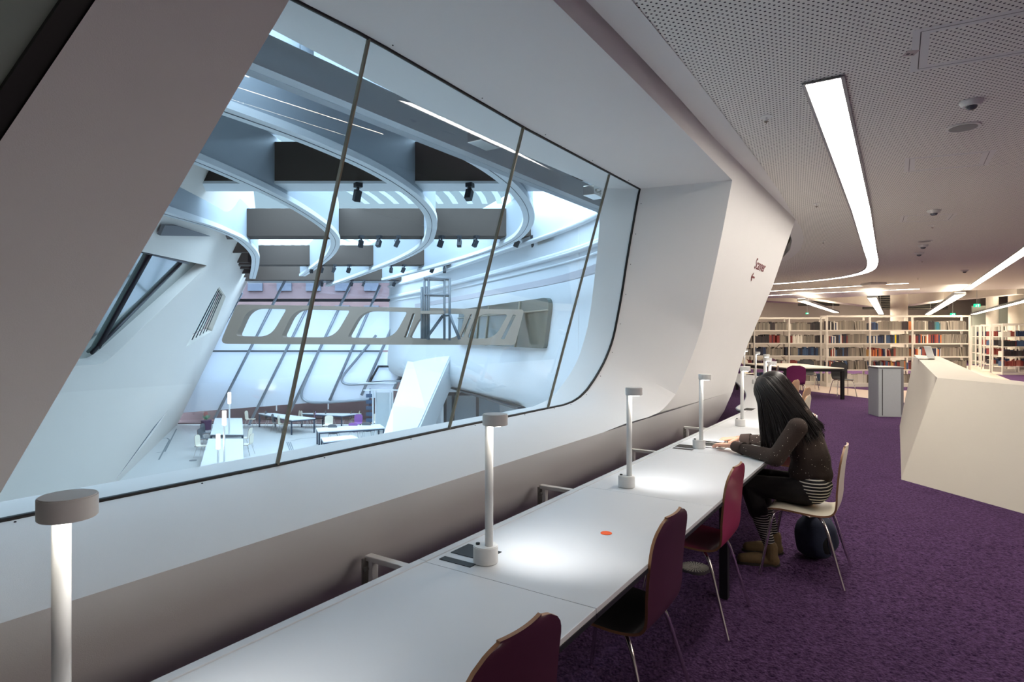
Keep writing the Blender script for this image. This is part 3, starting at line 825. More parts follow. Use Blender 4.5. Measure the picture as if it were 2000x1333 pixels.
for i in range(NP+1):
    ph = -2.25+4.5*i/NP
    w_ = .006*math.sin(i*2.1)+.004*math.sin(i*5.3)
    cols.append(smooth_pts(hpath(ph, lift=w_*.5, dl=.03*math.sin(i*1.7)+.02*math.sin(i*4.1)), 3))
grid(b, cols); hair = newobj('hair', b, hairm, woman, smooth=True)
sm = hair.modifiers.new('thick', 'SOLIDIFY'); sm.thickness = .016; sm.offset = -1
b = bmesh.new(); ball(b, H(0, -.015, .03), 1, (.094, .112, .110), n=24, M=HM); newobj('hair_cap', b, hairm, woman, smooth=True)
b = bmesh.new()
for k in range(620):
    ph = rr.uniform(-2.4, 2.4)
    pts = hpath(ph, lift=rr.uniform(.001, .009), dl=rr.uniform(-.09, .05)); pts[4] += Vector((rr.uniform(-.02, .02), rr.uniform(-.02, .02), 0)); pts[3] += Vector((rr.uniform(-.008, .008), rr.uniform(-.008, .008), 0))
    pts = smooth_pts(pts, 2); n = len(pts); tube(b, pts, [.0030*(1-.7*(i/(n-1))**2)+.0005 for i in range(n)], 4, caps=False)
newobj('hair_strands', b, hairm, woman)

# ---------------------------------------------------------------- book, bag, phone
bk = empty('open_book', W(2.97, .075, TZ), ANG)
PAPER = mat('paper', (236, 234, 230), .8, var=.02)
prt = mat('printed_page', (226, 226, 224), .8)
nt = prt.node_tree; bs = nt.nodes['Principled BSDF']; tc = nt.nodes.new('ShaderNodeTexCoord'); sx = nt.nodes.new('ShaderNodeSeparateXYZ'); nt.links.new(tc.outputs['Object'], sx.inputs[0])
mu = nt.nodes.new('ShaderNodeMath'); mu.operation = 'MULTIPLY'; mu.inputs[1].default_value = 180; fr = nt.nodes.new('ShaderNodeMath'); fr.operation = 'FRACT'; gt = nt.nodes.new('ShaderNodeMath'); gt.operation = 'GREATER_THAN'; gt.inputs[1].default_value = .55
nt.links.new(sx.outputs[1], mu.inputs[0]); nt.links.new(mu.outputs[0], fr.inputs[0]); nt.links.new(fr.outputs[0], gt.inputs[0])
mx = nt.nodes.new('ShaderNodeMix'); mx.data_type = 'RGBA'; mx.inputs[6].default_value = lin((228, 228, 226)); mx.inputs[7].default_value = lin((120, 122, 126)); nt.links.new(gt.outputs[0], mx.inputs[0]); nt.links.new(mx.outputs[2], bs.inputs['Base Color'])
for sx_ in (-1, 1):
    b = bmesh.new(); rows = []
    for i in range(11):
        x = sx_*.15*i/10; z = .006+.022*math.sin(math.pi*min(1, i/10*.95+.05))*(1 if sx_ > 0 else .8)*(1-.3*i/10)
        rows.append((x, z))
    T = [[Vector((x, y, z)) for y in (-.11, .11)] for x, z in rows]; B_ = [[Vector((x, y, .003)) for y in (-.11, .11)] for x, z in rows]
    grid(b, T, mi=1); grid(b, B_, mi=0)
    grid(b, [[a[0] for a in T], [a[0] for a in B_]], smooth=False); grid(b, [[a[1] for a in T], [a[1] for a in B_]], smooth=False); quad(b, [T[-1][0], T[-1][1], B_[-1][1], B_[-1][0]])
    newobj('page_block', b, [PAPER, PAPER], bk)
    b = bmesh.new(); grid(b, [[Vector((x, y, z+.0006)) for y in (-.092, .092)] for x, z in rows[2:10]]); newobj('printed_text', b, prt, bk)
b = bmesh.new(); grid(b, [[Vector((.0, y, .014)), Vector((-.04, y, .045)), Vector((-.10, y, .055)), Vector((-.14, y, .05))] for y in (-.105, .105)]); newobj('lifted_page', b, PAPER, bk)
b = bmesh.new(); box(b, (0, 0, .0015), (.31, .225, .003)); newobj('cover', b, mat('book_cover_grey', (70, 74, 84), .6), bk)
tag(bk, 'open book with white printed pages lying under the woman\'s hands', 'book')

navy = mat('navy_fabric', (34, 42, 62), .9, var=.15, scale=30, bump=.5, bscale=90)
bc = W(2.93, .80, 0)
bag = empty('backpack', bc, ANG)
b = bmesh.new(); ball(b, (0, 0, .165), .155, (1.0, .92, 1.02), n=40)
for v in b.verts:
    nn = mn.noise(v.co*9)*.022+mn.noise(Vector((v.co.x*5, v.co.y*25, v.co.z*14)))*.007
    v.co += (v.co-Vector((0, 0, .16))).normalized()*nn; v.co.z = max(.012, v.co.z)
for f in b.faces: f.smooth = True
newobj('bag_body', b, navy, bag)
b = bmesh.new(); ball(b, (-.10, -.05, .14), .07, (.6, .9, 1.0), n=20); newobj('front_pocket', b, mat('black_fabric', (14, 15, 19), .9), bag, smooth=True)
for dx in (0, .05):
    b = bmesh.new(); tube(b, smooth_pts([(-.11+dx, -.10, .09), (-.14+dx, -.08, .17), (-.08+dx, -.10, .26), (.02+dx, -.08, .30), (.12, -.06, .24)], 2), .008, 6, flat=.4); newobj('strap', b, navy, bag)
tag(bag, 'rounded navy blue backpack lying on the carpet under the cream chair', 'bag')
ph = W(2.90, .78, .325)
b = bmesh.new(); box(b, (0, 0, .0045), (.15, .075, .009), bev=.003); o = newobj('phone', b, mat('phone_brown', (120, 106, 96), .35, metal=.3)); o.location = ph; o.rotation_euler = (R(4), R(-3), ANG-.6)
tag(o, 'slim grey-brown phone lying on top of the navy backpack', 'phone')
# ================================================================== CEILING FITTINGS
LIT = emis('ceiling_light_diffuser', (255, 238, 214), LS)
def zc(p, z=ZC): return onz(p[0], p[1], z)
LITN = emis('ceiling_light_diffuser_neutral', (255, 246, 234), LS)
def strip(cps, w, z, label, hang=False, near=False):
    """light channel along a plan path"""
    cps = [Vector((p.x, p.y, 0)) for p in cps]
    r = empty('ceiling_light', (cps[0].x, cps[0].y, z))
    pts = cps
    n = len(pts); Lr, Rr, Lo, Ro = [], [], [], []
    for i, p in enumerate(pts):
        a = pts[max(0, i-1)]; c = pts[min(n-1, i+1)]; t = (c-a).normalized(); s_ = Vector((t.y, -t.x, 0)); h = w/2
        Lr.append(p+s_*h); Rr.append(p-s_*h); Lo.append(p+s_*(h+.018)); Ro.append(p-s_*(h+.018))
    o0 = Vector((cps[0].x, cps[0].y, 0))
    def sh(l, dz): return [q-o0+Vector((0, 0, dz)) for q in l]
    zz = -.008 if not hang else -.002
    b = bmesh.new(); V = grid(b, [sh(Lr, zz), sh(Rr, zz)], smooth=False)
    for f in b.faces:
        if f.normal.z > 0: f.normal_flip()
    newobj('diffuser', b, LITN if near else LIT, r)
    b = bmesh.new(); th_ = .012 if not hang else .07
    for A, B in ((Lo, Lr), (Ro, Rr)):
        grid(b, [sh(A, th_), sh(A, zz-.004), sh(B, zz-.004), sh(B, th_)], smooth=False)
    if hang: grid(b, [sh(Lo, th_), sh(Ro, th_)], smooth=False)
    for k in (0, -1):
        d = (pts[0]-pts[1]).normalized() if k == 0 else (pts[-1]-pts[-2]).normalized()
        A, B = sh(Lo, 0)[k], sh(Ro, 0)[k]
        quad(b, [A+Vector((0, 0, th_)), B+Vector((0, 0, th_)), B+Vector((0, 0, zz-.004)), A+Vector((0, 0, zz-.004))])
        quad(b, [A+Vector((0, 0, zz-.004)), B+Vector((0, 0, zz-.004)), B+d*.015+Vector((0, 0, zz-.004)), A+d*.015+Vector((0, 0, zz-.004))])
    newobj('housing', b, GREYM, r)
    if hang:
        b = bmesh.new(); grid(b, [sh(Lr, th_+.004), sh(Rr, th_+.004)], smooth=False); newobj('uplight', b, emis('uplight_diffuser', (255, 238, 214), LS*.3), r)
        for k in (0, len(pts)-1):
            q = pts[k].lerp(pts[-1-k], .15)-o0
            b = bmesh.new(); cyl(b, q+Vector((0, 0, .07)), q+Vector((0, 0, 4.1-z)), .006, n=6); newobj('suspension_wire', b, GREYM, r)
    tag(r, label, 'ceiling light'); return r
main = [zc((1607, 155)), zc((1650, 300)), zc((1682, 410)), zc((1700, 490)), zc((1706, 512)), zc((1700, 527)), zc((1675, 536)), zc((1630, 544)), zc((1560, 551)), zc((1470, 557))]
main = main[:3] + smooth_pts(main[3:], 2)
strip(main, .172, ZC-.001, 'long white ceiling light strip running away and bending left, largest of all', near=True)
strip([zc((2080, 432)), zc((2000, 491)), zc((1890, 565))], .17, ZC-.001, 'straight recessed light strip at the upper right edge of the ceiling')
strip([zc((1485, 569.5)), zc((1600, 563)), zc((1690, 557.5))], .16, ZC-.001, 'thin light strip left of the ceiling box, middle of three parallel ones')
strip([zc((1722, 555.5)), zc((1774, 553))], .16, ZC-.001, 'short light strip right of the ceiling box')
strip([zc((1485, 578)), zc((1600, 572)), zc((1796, 564))], .17, ZC-.001, 'lowest of the parallel light strips on the far ceiling')
ZH = 2.72
def zh(p): return onz(p[0], p[1], ZH)
strip([zh((1565, 588)), zh((1634, 611))], .22, ZH, 'hanging light bar tilted down to the right above the left bookcase', True)
strip([zh((1703, 582)), zh((1721, 614))], .22, ZH, 'steep hanging light bar left of the white column', True)
strip([zh((1875, 576)), zh((1812, 615))], .24, ZH, 'hanging light bar above the right end of the middle bookcase', True)
strip([zh((2050, 573)), zh((2000, 589)), zh((1900, 614.5))], .22, ZH, 'hanging light bar over the bookcases at the right edge', True)
# unseen strips added out of view to raise the room's ambient light
strip([Vector((6.0, -4, 0)), Vector((4.6, -.2, 0))], .2, ZC-.001, 'unseen light strip added over the aisle behind the viewpoint', near=True)
strip([Vector((3.9, -1.8, 0)), Vector((4.7, 2.0, 0))], .2, ZC-.001, 'unseen light strip added close on the right of the viewpoint', near=True)  # added to brighten the pier and the lower wall
strip([Vector((9, -3, 0)), Vector((7.5, 1.5, 0)), Vector((7.0, 4.0, 0))], .2, ZC-.001, 'unseen light strip added over the reading room to the right of the view')
strip([Vector((14, -3, 0)), Vector((12.5, 4, 0))], .2, ZC-.001, 'second unseen light strip added over the reading room right of the view')

for xa, xb, yy, ll in ((7, 9, 25, 'left'), (13, 15, 27, 'middle'), (19, 21, 27, 'right'), (24, 26, 25, 'far right')):  # added strips, hidden behind the front ceiling, brightening the far end
    strip([Vector((xa, yy-2, 0)), Vector((xb, yy+9, 0))], .25, 4.08, 'unseen light strip added under the high far ceiling, %s' % ll)
def on_ceil(name, px, label, cat, build, z=ZC-.001):
    q = zc(px, z); r = empty(name, q); build(r); tag(r, label, cat); return r
def detector(scale=1.0):
    def f(r):
        b = bmesh.new()
        for k, (ra, rb, z0, z1) in enumerate([(.062, .062, 0, -.008), (.060, .045, -.008, -.03)]):
            cyl(b, (0, 0, z0*scale), (0, 0, z1*scale), ra*scale, rb*scale, n=28)
        newobj('housing', b, LAMPM, r)
        b = bmesh.new(); ball(b, (0, 0, -.03*scale), .032*scale, (1, 1, .75), n=20); newobj('lens', b, mat('smoked_lens', (88, 92, 100), .15), r, smooth=True)
    return f
def sprinkler(r):
    b = bmesh.new(); cyl(b, (0, 0, 0), (0, 0, -.004), .038, n=20); cyl(b, (0, 0, -.004), (0, 0, -.03), .006, n=8)
    newobj('rosette', b, LAMPM, r)
    b = bmesh.new(); cyl(b, (0, 0, -.03), (0, 0, -.033), .014, n=12); cyl(b, (0, 0, -.03), (0, 0, -.045), .003, n=6); newobj('spray_head', b, mat('brass_grey', (120, 112, 100), .4, metal=.6), r)
def speaker(r):
    b = bmesh.new(); cyl(b, (0, 0, 0), (0, 0, -.008), .098, n=40); newobj('ring', b, LAMPM, r)
    b = bmesh.new(); cyl(b, (0, 0, -.008), (0, 0, -.010), .080, n=40); newobj('speaker_mesh', b, mat('speaker_grille_grey', (150, 150, 148), .8), r)
for px, lab in (((1897, 198), 'round motion sensor on the ceiling right of the light strip, nearest of its kind'), ((1824, 411), 'small dome sensor on the ceiling right of the strip\'s middle'), ((1803, 479), 'dome sensor just below the second ceiling speaker'), ((1795, 494), 'small dome sensor below the pair on the far ceiling'), ((1884, 528), 'dark dome sensor alone on the far right ceiling')):
    on_ceil('ceiling_sensor', px, lab, 'sensor', detector(1.0 if px[1] < 300 else 1.15))
for px, lab in (((1497, 228), 'sprinkler head on the ceiling left of the light strip, nearest the camera'), ((1595, 398), 'sprinkler head near the light strip left side, second from the camera'), ((1608, 471), 'sprinkler head close to the ceiling\'s bluish area'), ((1821, 440), 'sprinkler head below the small dome sensor'), ((1801, 508), 'sprinkler head on the far ceiling below the dome sensors'), ((1793, 543), 'farthest small sprinkler head above the parallel light strips')):
    on_ceil('sprinkler', px, lab, 'sprinkler', sprinkler)
on_ceil('ceiling_speaker', (1881, 248), 'round grey ceiling speaker below the nearest motion sensor', 'speaker', speaker)
on_ceil('ceiling_speaker', (1806, 471), 'round ceiling speaker far off, above the dome sensors', 'speaker', speaker)
# access hatches
def hatch(pts, label):
    P = [zc(p, ZC-.0015) for p in pts]; b = bmesh.new()
    c = sum(P, Vector())/4; r = empty('ceiling_hatch', c)
    def sc_(k): return [(p-c)+(p-c).normalized()*k for p in P]
    poly_holes(b, sc_(.045), [sc_(-.05)])
    for v in b.verts: v.co.z = 0
    newobj('frame', b, PLASTER, r)
    b = bmesh.new()
    for i in range(4):
        a, d = P[i]-c, P[(i+1) % 4]-c; t = (d-a).normalized(); s_ = Vector((t.y, -t.x, 0))*.0022
        quad(b, [a-s_, d-s_, d+s_, a+s_])
    for v in b.verts: v.co.z = -.0008
    newobj('joint_line', b, DARK, r)
    tag(r, label, 'hatch')
hatch([(1799, 62), (1793, 135), (2060, 92), (2080, 5)], 'large perforated access hatch at the top right of the ceiling')
hatch([(1777, 310), (1775, 335), (1921, 322), (1933, 296)], 'long access hatch halfway down the ceiling')
hatch([(1766, 422), (1763, 434), (1852, 430), (1862, 418)], 'access hatch around the small dome sensor')
# inspection label
q = zc((1779, 104), ZC-.002); r = empty('ceiling_label', q, R(-8))
b = bmesh.new(); box(b, (0, 0, 0), (.055, .062, .001)); newobj('card', b, mat('label_pink', (190, 176, 176), .7), r)
b = bmesh.new(); box(b, (.012, .012, -.001), (.011, .011, .0008)); box(b, (-.010, .006, -.001), (.014, .014, .0008)); newobj('printed_marks', b, mat('label_ink', (84, 76, 80), .7), r)
tag(r, 'small printed inspection label beside the large hatch on the ceiling', 'label')
q = zc((1706, 555), ZC-.03); b = bmesh.new(); box(b, (0, 0, 0), (.42, .5, .07), bev=.01)
o = newobj('ceiling_box', b, WHITEM); o.location = q; tag(o, 'flat white box on the ceiling between two light strips', 'projector box')

# ================================================================== SCANNER WRITING on the wall
INK = mat('sign_ink_dark_red', (112, 40, 44), .6)
fu = U.copy(); fv = (FW(6, 2.4)-FW(6, 1.4)).normalized(); fn_ = fu.cross(fv).normalized()
if fn_.dot(CAM-FW(6, 2)) < 0: fn_ = -fn_
def wall_text(txt, p, size):
    cu = bpy.data.curves.new('t', 'FONT'); cu.body = txt; cu.size = size; cu.extrude = .001
    o = bpy.data.objects.new('t', cu); COL.objects.link(o)
    dg = bpy.context.evaluated_depsgraph_get(); dg.update()
    me = bpy.data.meshes.new_from_object(o.evaluated_get(dg)); bpy.data.objects.remove(o)
    me.materials.clear(); me.materials.append(INK)
    return me
r = empty('wall_sign', fp(1472, 524)+fn_*.002)
M = Matrix((fu, fv, fn_)).transposed()
me = wall_text('Scanner', None, .16)
o = bpy.data.objects.new('lettering', me); COL.objects.link(o); o.parent = r; o.rotation_euler = M.to_euler()
b = bmesh.new()
for a, c in (((.16, -.09), (.01, -.09)), ((.01, -.09), (.06, -.05)), ((.01, -.09), (.06, -.13))):
    a = Vector((a[0], a[1], 0)); c = Vector((c[0], c[1], 0)); t = (c-a).normalized(); s_ = Vector((-t.y, t.x, 0))*.010
    slab(b, [a-s_, c-s_, c+s_, a+s_], .002, direction=Vector((0, 0, 1)))
o = newobj('arrow', b, INK, r); o.rotation_euler = M.to_euler()
tag(r, 'dark red Scanner lettering with an arrow on the cream end of the wall', 'sign')

# ================================================================== WHITE PARAPET
PA = mat('parapet_cream', (206, 200, 188), .7, var=.015, scale=3)
B1, B2, B3 = onz(2000, 1005, 0), onz(1760, 938, 0), atd(1757, 812, 10.6); B3.z = 0
B0 = B1 + (B1-B2).normalized()*1.4
T1, T2, T3 = onz(2000, 753.5, 1.1), onz(1830.5, 738.5, 1.1), onz(1785.5, 693.5, 1.25)
T0 = T1 + (T1-T2).normalized()*1.3
o4, o3, o2, o1 = onz(1834, 696.5, 1.25), onz(1896, 724, 1.13), onz(1925, 737, 1.1), onz(2000, 746, 1.1)
o0 = o1+(T0-T1)
b = bmesh.new()
def bowq(a, c, d, e, k=6, m=6, bow=0.0):
    rows = []
    for i in range(k+1):
        u = i/k; p, q = a.lerp(c, u), e.lerp(d, u)
        rows.append([p.lerp(q, j/m) for j in range(m+1)])
    grid(b, rows, smooth=False)
bowq(B0, B1, T1, T0); bowq(B1, B2, T2, T1)
# the twisted left flank
rows = []
for i in range(13):
    u = i/12
    p = B2.lerp(B3, u); q = T2.lerp(T3, u)
    rows.append([p.lerp(q, j/8)+(Vector((-.75, .66, 0))*-.10*math.sin(math.pi*u)*math.sin(math.pi*j/8)) for j in range(9)])
grid(b, rows)
for poly in ([T3, T2, o3, o4], [T2, T1, o1, o2, o3], [T1, T0, o0, o1]):
    quad(b, poly)
grid(b, [[o0, o1, o2, o3, o4], [Vector((p.x, p.y, 0)) for p in (o0, o1, o2, o3, o4)]])
quad(b, [T3, o4, Vector((o4.x, o4.y, 0)), B3]); quad(b, [B0, T0, o0, Vector((o0.x, o0.y, 0))])
bmesh.ops.remove_doubles(b, verts=b.verts, dist=.003); bmesh.ops.recalc_face_normals(b, faces=b.faces)
o = newobj('parapet', b, PA)
tag(o, 'white sculpted parapet with sloping sides at the right', 'parapet')
# small leaning card on its top
b = bmesh.new(); q = onz(1819, 701, 1.22); box(b, (0, 0, .10), (.012, .16, .22), M=Matrix.Rotation(R(-18), 4, 'Y')); box(b, (-.14, 0, .012), (.26, .17, .012)); o = newobj('sign_holder', b, WHITEM); o.location = q
tag(o, 'small tilted white holder standing on the parapet top', 'sign holder')

# grey cabinet
q = onz(1731, 815, 0); r = empty('cabinet', (7.42, 12.0, 0), R(-8))
b = bmesh.new(); box(b, (0, 0, .475), (.46, .46, .95), bev=.012); newobj('body', b, mat('cabinet_grey', (186, 194, 198), .45), r)
b = bmesh.new(); box(b, (0, 0, .965), (.48, .48, .03), bev=.008); newobj('top_rim', b, GREYM, r)
b = bmesh.new(); box(b, (-.16, -.232, .48), (.012, .006, .90)); newobj('door_seam', b, DARK, r)
b = bmesh.new(); box(b, (.2, -.233, .5), (.045, .008, .9)); newobj('corner_strip', b, GREYM, r)
tag(r, 'grey metal cabinet standing left of the parapet', 'cabinet')

# ================================================================== BLACK-LEGGED TABLE AND ITS CHAIRS
tb = empty('study_table', (7.45, 16.2, 0))
P = [Vector((8.22, 14.95, .785)), Vector((8.2, 17.5, .785)), Vector((6.55, 17.7, .785)), Vector((6.85, 15.1, .785))]
b = bmesh.new(); slab(b, P, .025); inv(newobj('tabletop', b, mat('table_top_cream', (216, 208, 190), .45), tb), tb)
b = bmesh.new()
for i in range(4):
    a, c = P[i].lerp(P[(i+2) % 4], .02), P[(i+1) % 4].lerp(P[(i+3) % 4], .02); m_ = (a+c)/2; d = c-a
    box(b, (m_.x, m_.y, .725), (d.length, .05, .07), rz=math.atan2(d.y, d.x))
inv(newobj('frame', b, BLACK, tb), tb)
for p in P:
    p = p.lerp(sum(P, Vector())/4, .03); b = bmesh.new(); box(b, (p.x, p.y, .36), (.07, .07, .72)); inv(newobj('leg', b, BLACK, tb), tb)
tag(tb, 'long cream-topped table with black legs in front of the bookcases', 'table')
G2 = 'shell chairs around the black-legged table'
chair('black', Vector((8.62, 15.75, 0)), R(100)+R(75), 'black shell chair at the right end of the black-legged table', G2)
chair('black', Vector((8.62, 17.6, 0)), R(165), 'black shell chair behind the table, left of the rightmost one', G2)
chair('magenta', Vector((6.72, 14.35, 0)), R(-18), 'magenta shell chair showing its back, above the woman\'s head', G2)
chair('grey', Vector((5.95, 14.1, 0)), R(60), 'grey shell chair beside the rightmost desk lamp', G2)
chair('purple', Vector((7.9, 18.35, 0)), R(175), 'dark purple chair top just behind the table, left of the magenta chair', G2)
chair('cream', Vector((7.05, 18.3, 0)), R(185), 'cream rounded chair back behind the far desk lamps', G2)
chair('violet', Vector((6.2, 16.1, 0)), R(-70), 'violet shell chair under the far end of the table', G2)

# ================================================================== BOOKCASES AND BOOKS
RACK = mat('rack_white', (214, 208, 198), .5, var=.01)
bookcols = {
 'grey': [(122, 114, 104), (134, 126, 116), (112, 106, 98), (142, 134, 122)],
 'blue': [(40, 54, 88), (56, 80, 112), (32, 36, 54)], 'red': [(122, 44, 42), (146, 76, 66)], 'orange': [(186, 108, 56), (190, 142, 80)],
 'white': [(214, 208, 198), (198, 192, 180)], 'dark': [(40, 38, 42), (54, 44, 48)], 'teal': [(44, 104, 122), (60, 96, 96)], 'yellow': [(226, 200, 30)]}
bm_ = {}
for k, v in bookcols.items():
    for i, c in enumerate(v): bm_[k, i] = mat('book_%s_%d' % (k, i), c, .6, var=.06, scale=12)
bmesh_cache = {}
def book_mesh(col, i):
    if (col, i) in bmesh_cache: return bmesh_cache[col, i]
    b = bmesh.new(); box(b, (0, 0, .5), (1, 1, 1)); me = bpy.data.meshes.new('book'); 
    for f in b.faces:
        if f.normal.z > .5: f.material_index = 1
    b.to_mesh(me); b.free(); me.materials.append(bm_[col, i]); me.materials.append(PAPER); bmesh_cache[col, i] = me; return me
def rack(p0, wids, depth, H_, shelves, label, name='bookcase', rz=0.0, brace=False):
    r = empty(name, p0, rz); xs = [0]
    for w in wids: xs.append(xs[-1]+w)
    for x in xs:
        b = bmesh.new(); 
        for y in (.0, depth): box(b, (x, y, H_/2), (.045, .045, H_))
        box(b, (x, depth/2, H_-.02), (.03, depth, .04)); box(b, (x, depth/2, .06), (.03, depth, .1)); newobj('upright', b, RACK, r)
    b = bmesh.new(); box(b, (xs[-1]/2, 0, H_-.015), (xs[-1], .04, .05)); box(b, (xs[-1]/2, depth, H_-.015), (xs[-1], .04, .05)); newobj('top_rail', b, RACK, r)
    b = bmesh.new(); box(b, (xs[-1]/2, .01, .055), (xs[-1], .03, .11)); newobj('plinth', b, RACK, r)
    for i in range(len(wids)):
        for z in shelves:
            b = bmesh.new(); box(b, ((xs[i]+xs[i+1])/2, depth/2, z-.018), (wids[i]-.04, depth, .036)); newobj('shelf_board', b, RACK, r)
    if brace:
        for i in (1,):
            b = bmesh.new(); c = (xs[i]+xs[i+1])/2+.2
            for dx, dz in ((1, 1), (1, -1), (-1, 1), (-1, -1)):
                tube(b, [(c, depth*.9, 1.12), (c+dx*.42, depth*.9, 1.12+dz*.36)], .014, 6)
            newobj('cross_brace', b, RACK, r)
    tag(r, label, 'bookcase'); return xs
def d_at(z_t, y): return (CAMH-z_t)*F/(y-HY)
YM = 18.6
def xm(px, d=YM): return (px-CX)/F*d
main_x = [1615, 1699, 1782, 1894]
wids = [xm(b_)-xm(a_) for a_, b_ in zip(main_x, main_x[1:])]
SH = [.12, .54, .945, 1.35, 1.76]
rack((xm(1615), YM, 0), wids, .34, 2.2, SH, 'wide white bookcase of three bays facing the camera, in the middle')
YL = 19.4
lx = [1405, 1473, 1541, 1613]; wl_ = [xm(b_, YL)-xm(a_, YL) for a_, b_ in zip(lx, lx[1:])]
rack((xm(1405, YL), YL, 0), wl_, .34, 2.16, SH, 'white bookcase with diagonal braces, left of the middle one', brace=True)
rr = random.Random(11)
def palette(bay, row, f):
    """colour family by place: coloured first halves, grey journals after"""
    if bay == 2 and row in (3, 2, 1): return 'grey' if f > .52 else rr.choice(['orange', 'red', 'blue', 'white', 'dark', 'red'])
    if bay == 2 and row == 4: return 'grey' if f > .5 else ('teal' if .38 < f else ('dark' if .28 < f else rr.choice(['orange', 'white', 'grey'])))
    if bay == 1 and row == 4: return 'blue' if f < .18 else ('dark' if f > .78 else 'grey')
    if bay == 1 and row == 3: return 'grey' if f > .7 else ('yellow' if .60 < f < .66 else rr.choice(['blue', 'blue', 'blue', 'dark', 'white']))
    if bay == 1 and row == 2: return 'grey' if f > .62 else rr.choice(['blue', 'red', 'orange', 'dark', 'white'])
    if bay == 0: return 'grey' if f > (.25 if row == 4 else .5) else rr.choice(['blue', 'red', 'white', 'dark', 'dark'])
    return rr.choice(['blue', 'blue', 'dark', 'red', 'orange', 'grey', 'grey'])
rown = {4: 'top shelf', 3: 'second shelf down', 2: 'third shelf down', 1: 'fourth shelf down', 0: 'bottom shelf'}
bayn = ['left bay', 'centre bay', 'right bay']
count = 0
stuffbm = bmesh.new()
stuff_m = list(bm_.keys()); stuff_idx = {k: i for i, k in enumerate(stuff_m)}
def stuff_book(M, w, d, h, key):
    box(stuffbm, (0, 0, h/2), (w, d, h), mi=stuff_idx[key], M=M)
noun = {'grey': 'grey bound journal volume', 'blue': 'blue-spined book', 'red': 'red-spined book', 'orange': 'orange-spined book', 'white': 'white-spined book', 'dark': 'dark-spined book', 'teal': 'teal-blue box-like volume', 'yellow': 'bright yellow-spined book'}
x0 = xm(1615)
for row in (4, 3, 2, 1):
    z = SH[row]
    for bay in range(3):
        xa = x0+sum(wids[:bay])+.05; xb = x0+sum(wids[:bay+1])-.05; x = xa
        while x < xb-.05:
            f = (x-xa)/(xb-xa); fam = palette(bay, row, f)
            w = rr.uniform(.036, .056) if fam == 'grey' else rr.uniform(.026, .05)
            h = rr.uniform(.255, .29) if fam == 'grey' else rr.uniform(.20, .28); dd = rr.uniform(.20, .24)
            if bay == 0 and row == 4: h *= 1.02
            i = rr.randrange(len(bookcols[fam])); tilt = 0
            if bay == 2 and row == 3 and f > .7: tilt = R(8)
            if rr.random() < .03: x += .05; tilt = R(-9)
            if count < 300:
                o = bpy.data.objects.new('book', book_mesh(fam, i)); COL.objects.link(o)
                o.location = (x+w/2, YM+.05+dd/2, z); o.scale = (w*.94, dd, h); o.rotation_euler = (0, tilt, 0)
                tag(o, '%s, %s, %s of the middle bookcase' % (noun[fam], rown[row], bayn[bay]), 'book', '%ss, %s, %s of the middle bookcase' % (noun[fam], rown[row], bayn[bay]))
                count += 1
            else:
                stuff_book(Matrix.Translation((x+w/2, YM+.05+dd/2, z)), w*.94, dd, h, (fam, i))
            x += w+.002+(h*math.sin(abs(tilt))*.15)
        # shelf ends hold white call-number cards
def fill(M, width, z, dens=1.0, fams=('grey', 'grey', 'blue', 'dark', 'red', 'white', 'orange'), dep=.05, block=True, hh=(.2, .28)):
    x = .04; fam = rr.choice(fams)
    while x < width-.06:
        if rr.random() < .15: fam = rr.choice(fams)
        if rr.random() > dens: x += rr.uniform(.03, .12); continue
        w = rr.uniform(.025, .05); i = rr.randrange(len(bookcols[fam])); h = rr.uniform(*hh)
        stuff_book(M @ Matrix.Translation((x+w/2, dep+.11, z)), w*.95, .21, h, (fam, i)); x += w+.002
for bay in range(3): fill(Matrix.Translation((xm(1615)+sum(wids[:bay]), YM, 0)), wids[bay], SH[0], 1.0, ('grey', 'grey', 'white'), hh=(.24, .30))
for row in (4, 3, 2, 1, 0):
    for bay in range(3):
        fill(Matrix.Translation((xm(1405, YL)+sum(wl_[:bay]), YL, 0)), wl_[bay], SH[row], .97, ('grey', 'grey', 'grey', 'dark', 'blue', 'red', 'white') if row != 2 else ('grey', 'blue', 'blue', 'dark'))
# right-hand bookcases, ends towards the camera
ri = [((1958, 24.2), 8, 'nearest white bookcase at the right edge of the picture'), ((1934, 26.2), 8, 'white bookcase behind the nearest one on the right'), ((1922, 28.0), 8, 'third white bookcase on the right'), ((1913, 29.5), 8, 'leftmost and farthest white bookcase of the right-hand group')]
for (px, d), wdt, lab in ri:
    x = (px-CX)/F*d
    rack((x, d, 0), [1.1, 1.1, 1.1, 1.1], .5, 2.06, [.35, .75, 1.15, 1.55], lab)
    for k in range(4):
        for z in (.35, .75, 1.15, 1.55): fill(Matrix.Translation((x+1.1*k, d, 0)), 1.1, z, .9, ('dark', 'red', 'blue', 'white', 'white', 'dark', 'blue'), hh=(.17, .24))
o = newobj('books', stuffbm, [bm_[k] for k in stuff_m]); tag(o, 'remaining books filling the left, bottom and right-hand shelves', 'books', kind='stuff')

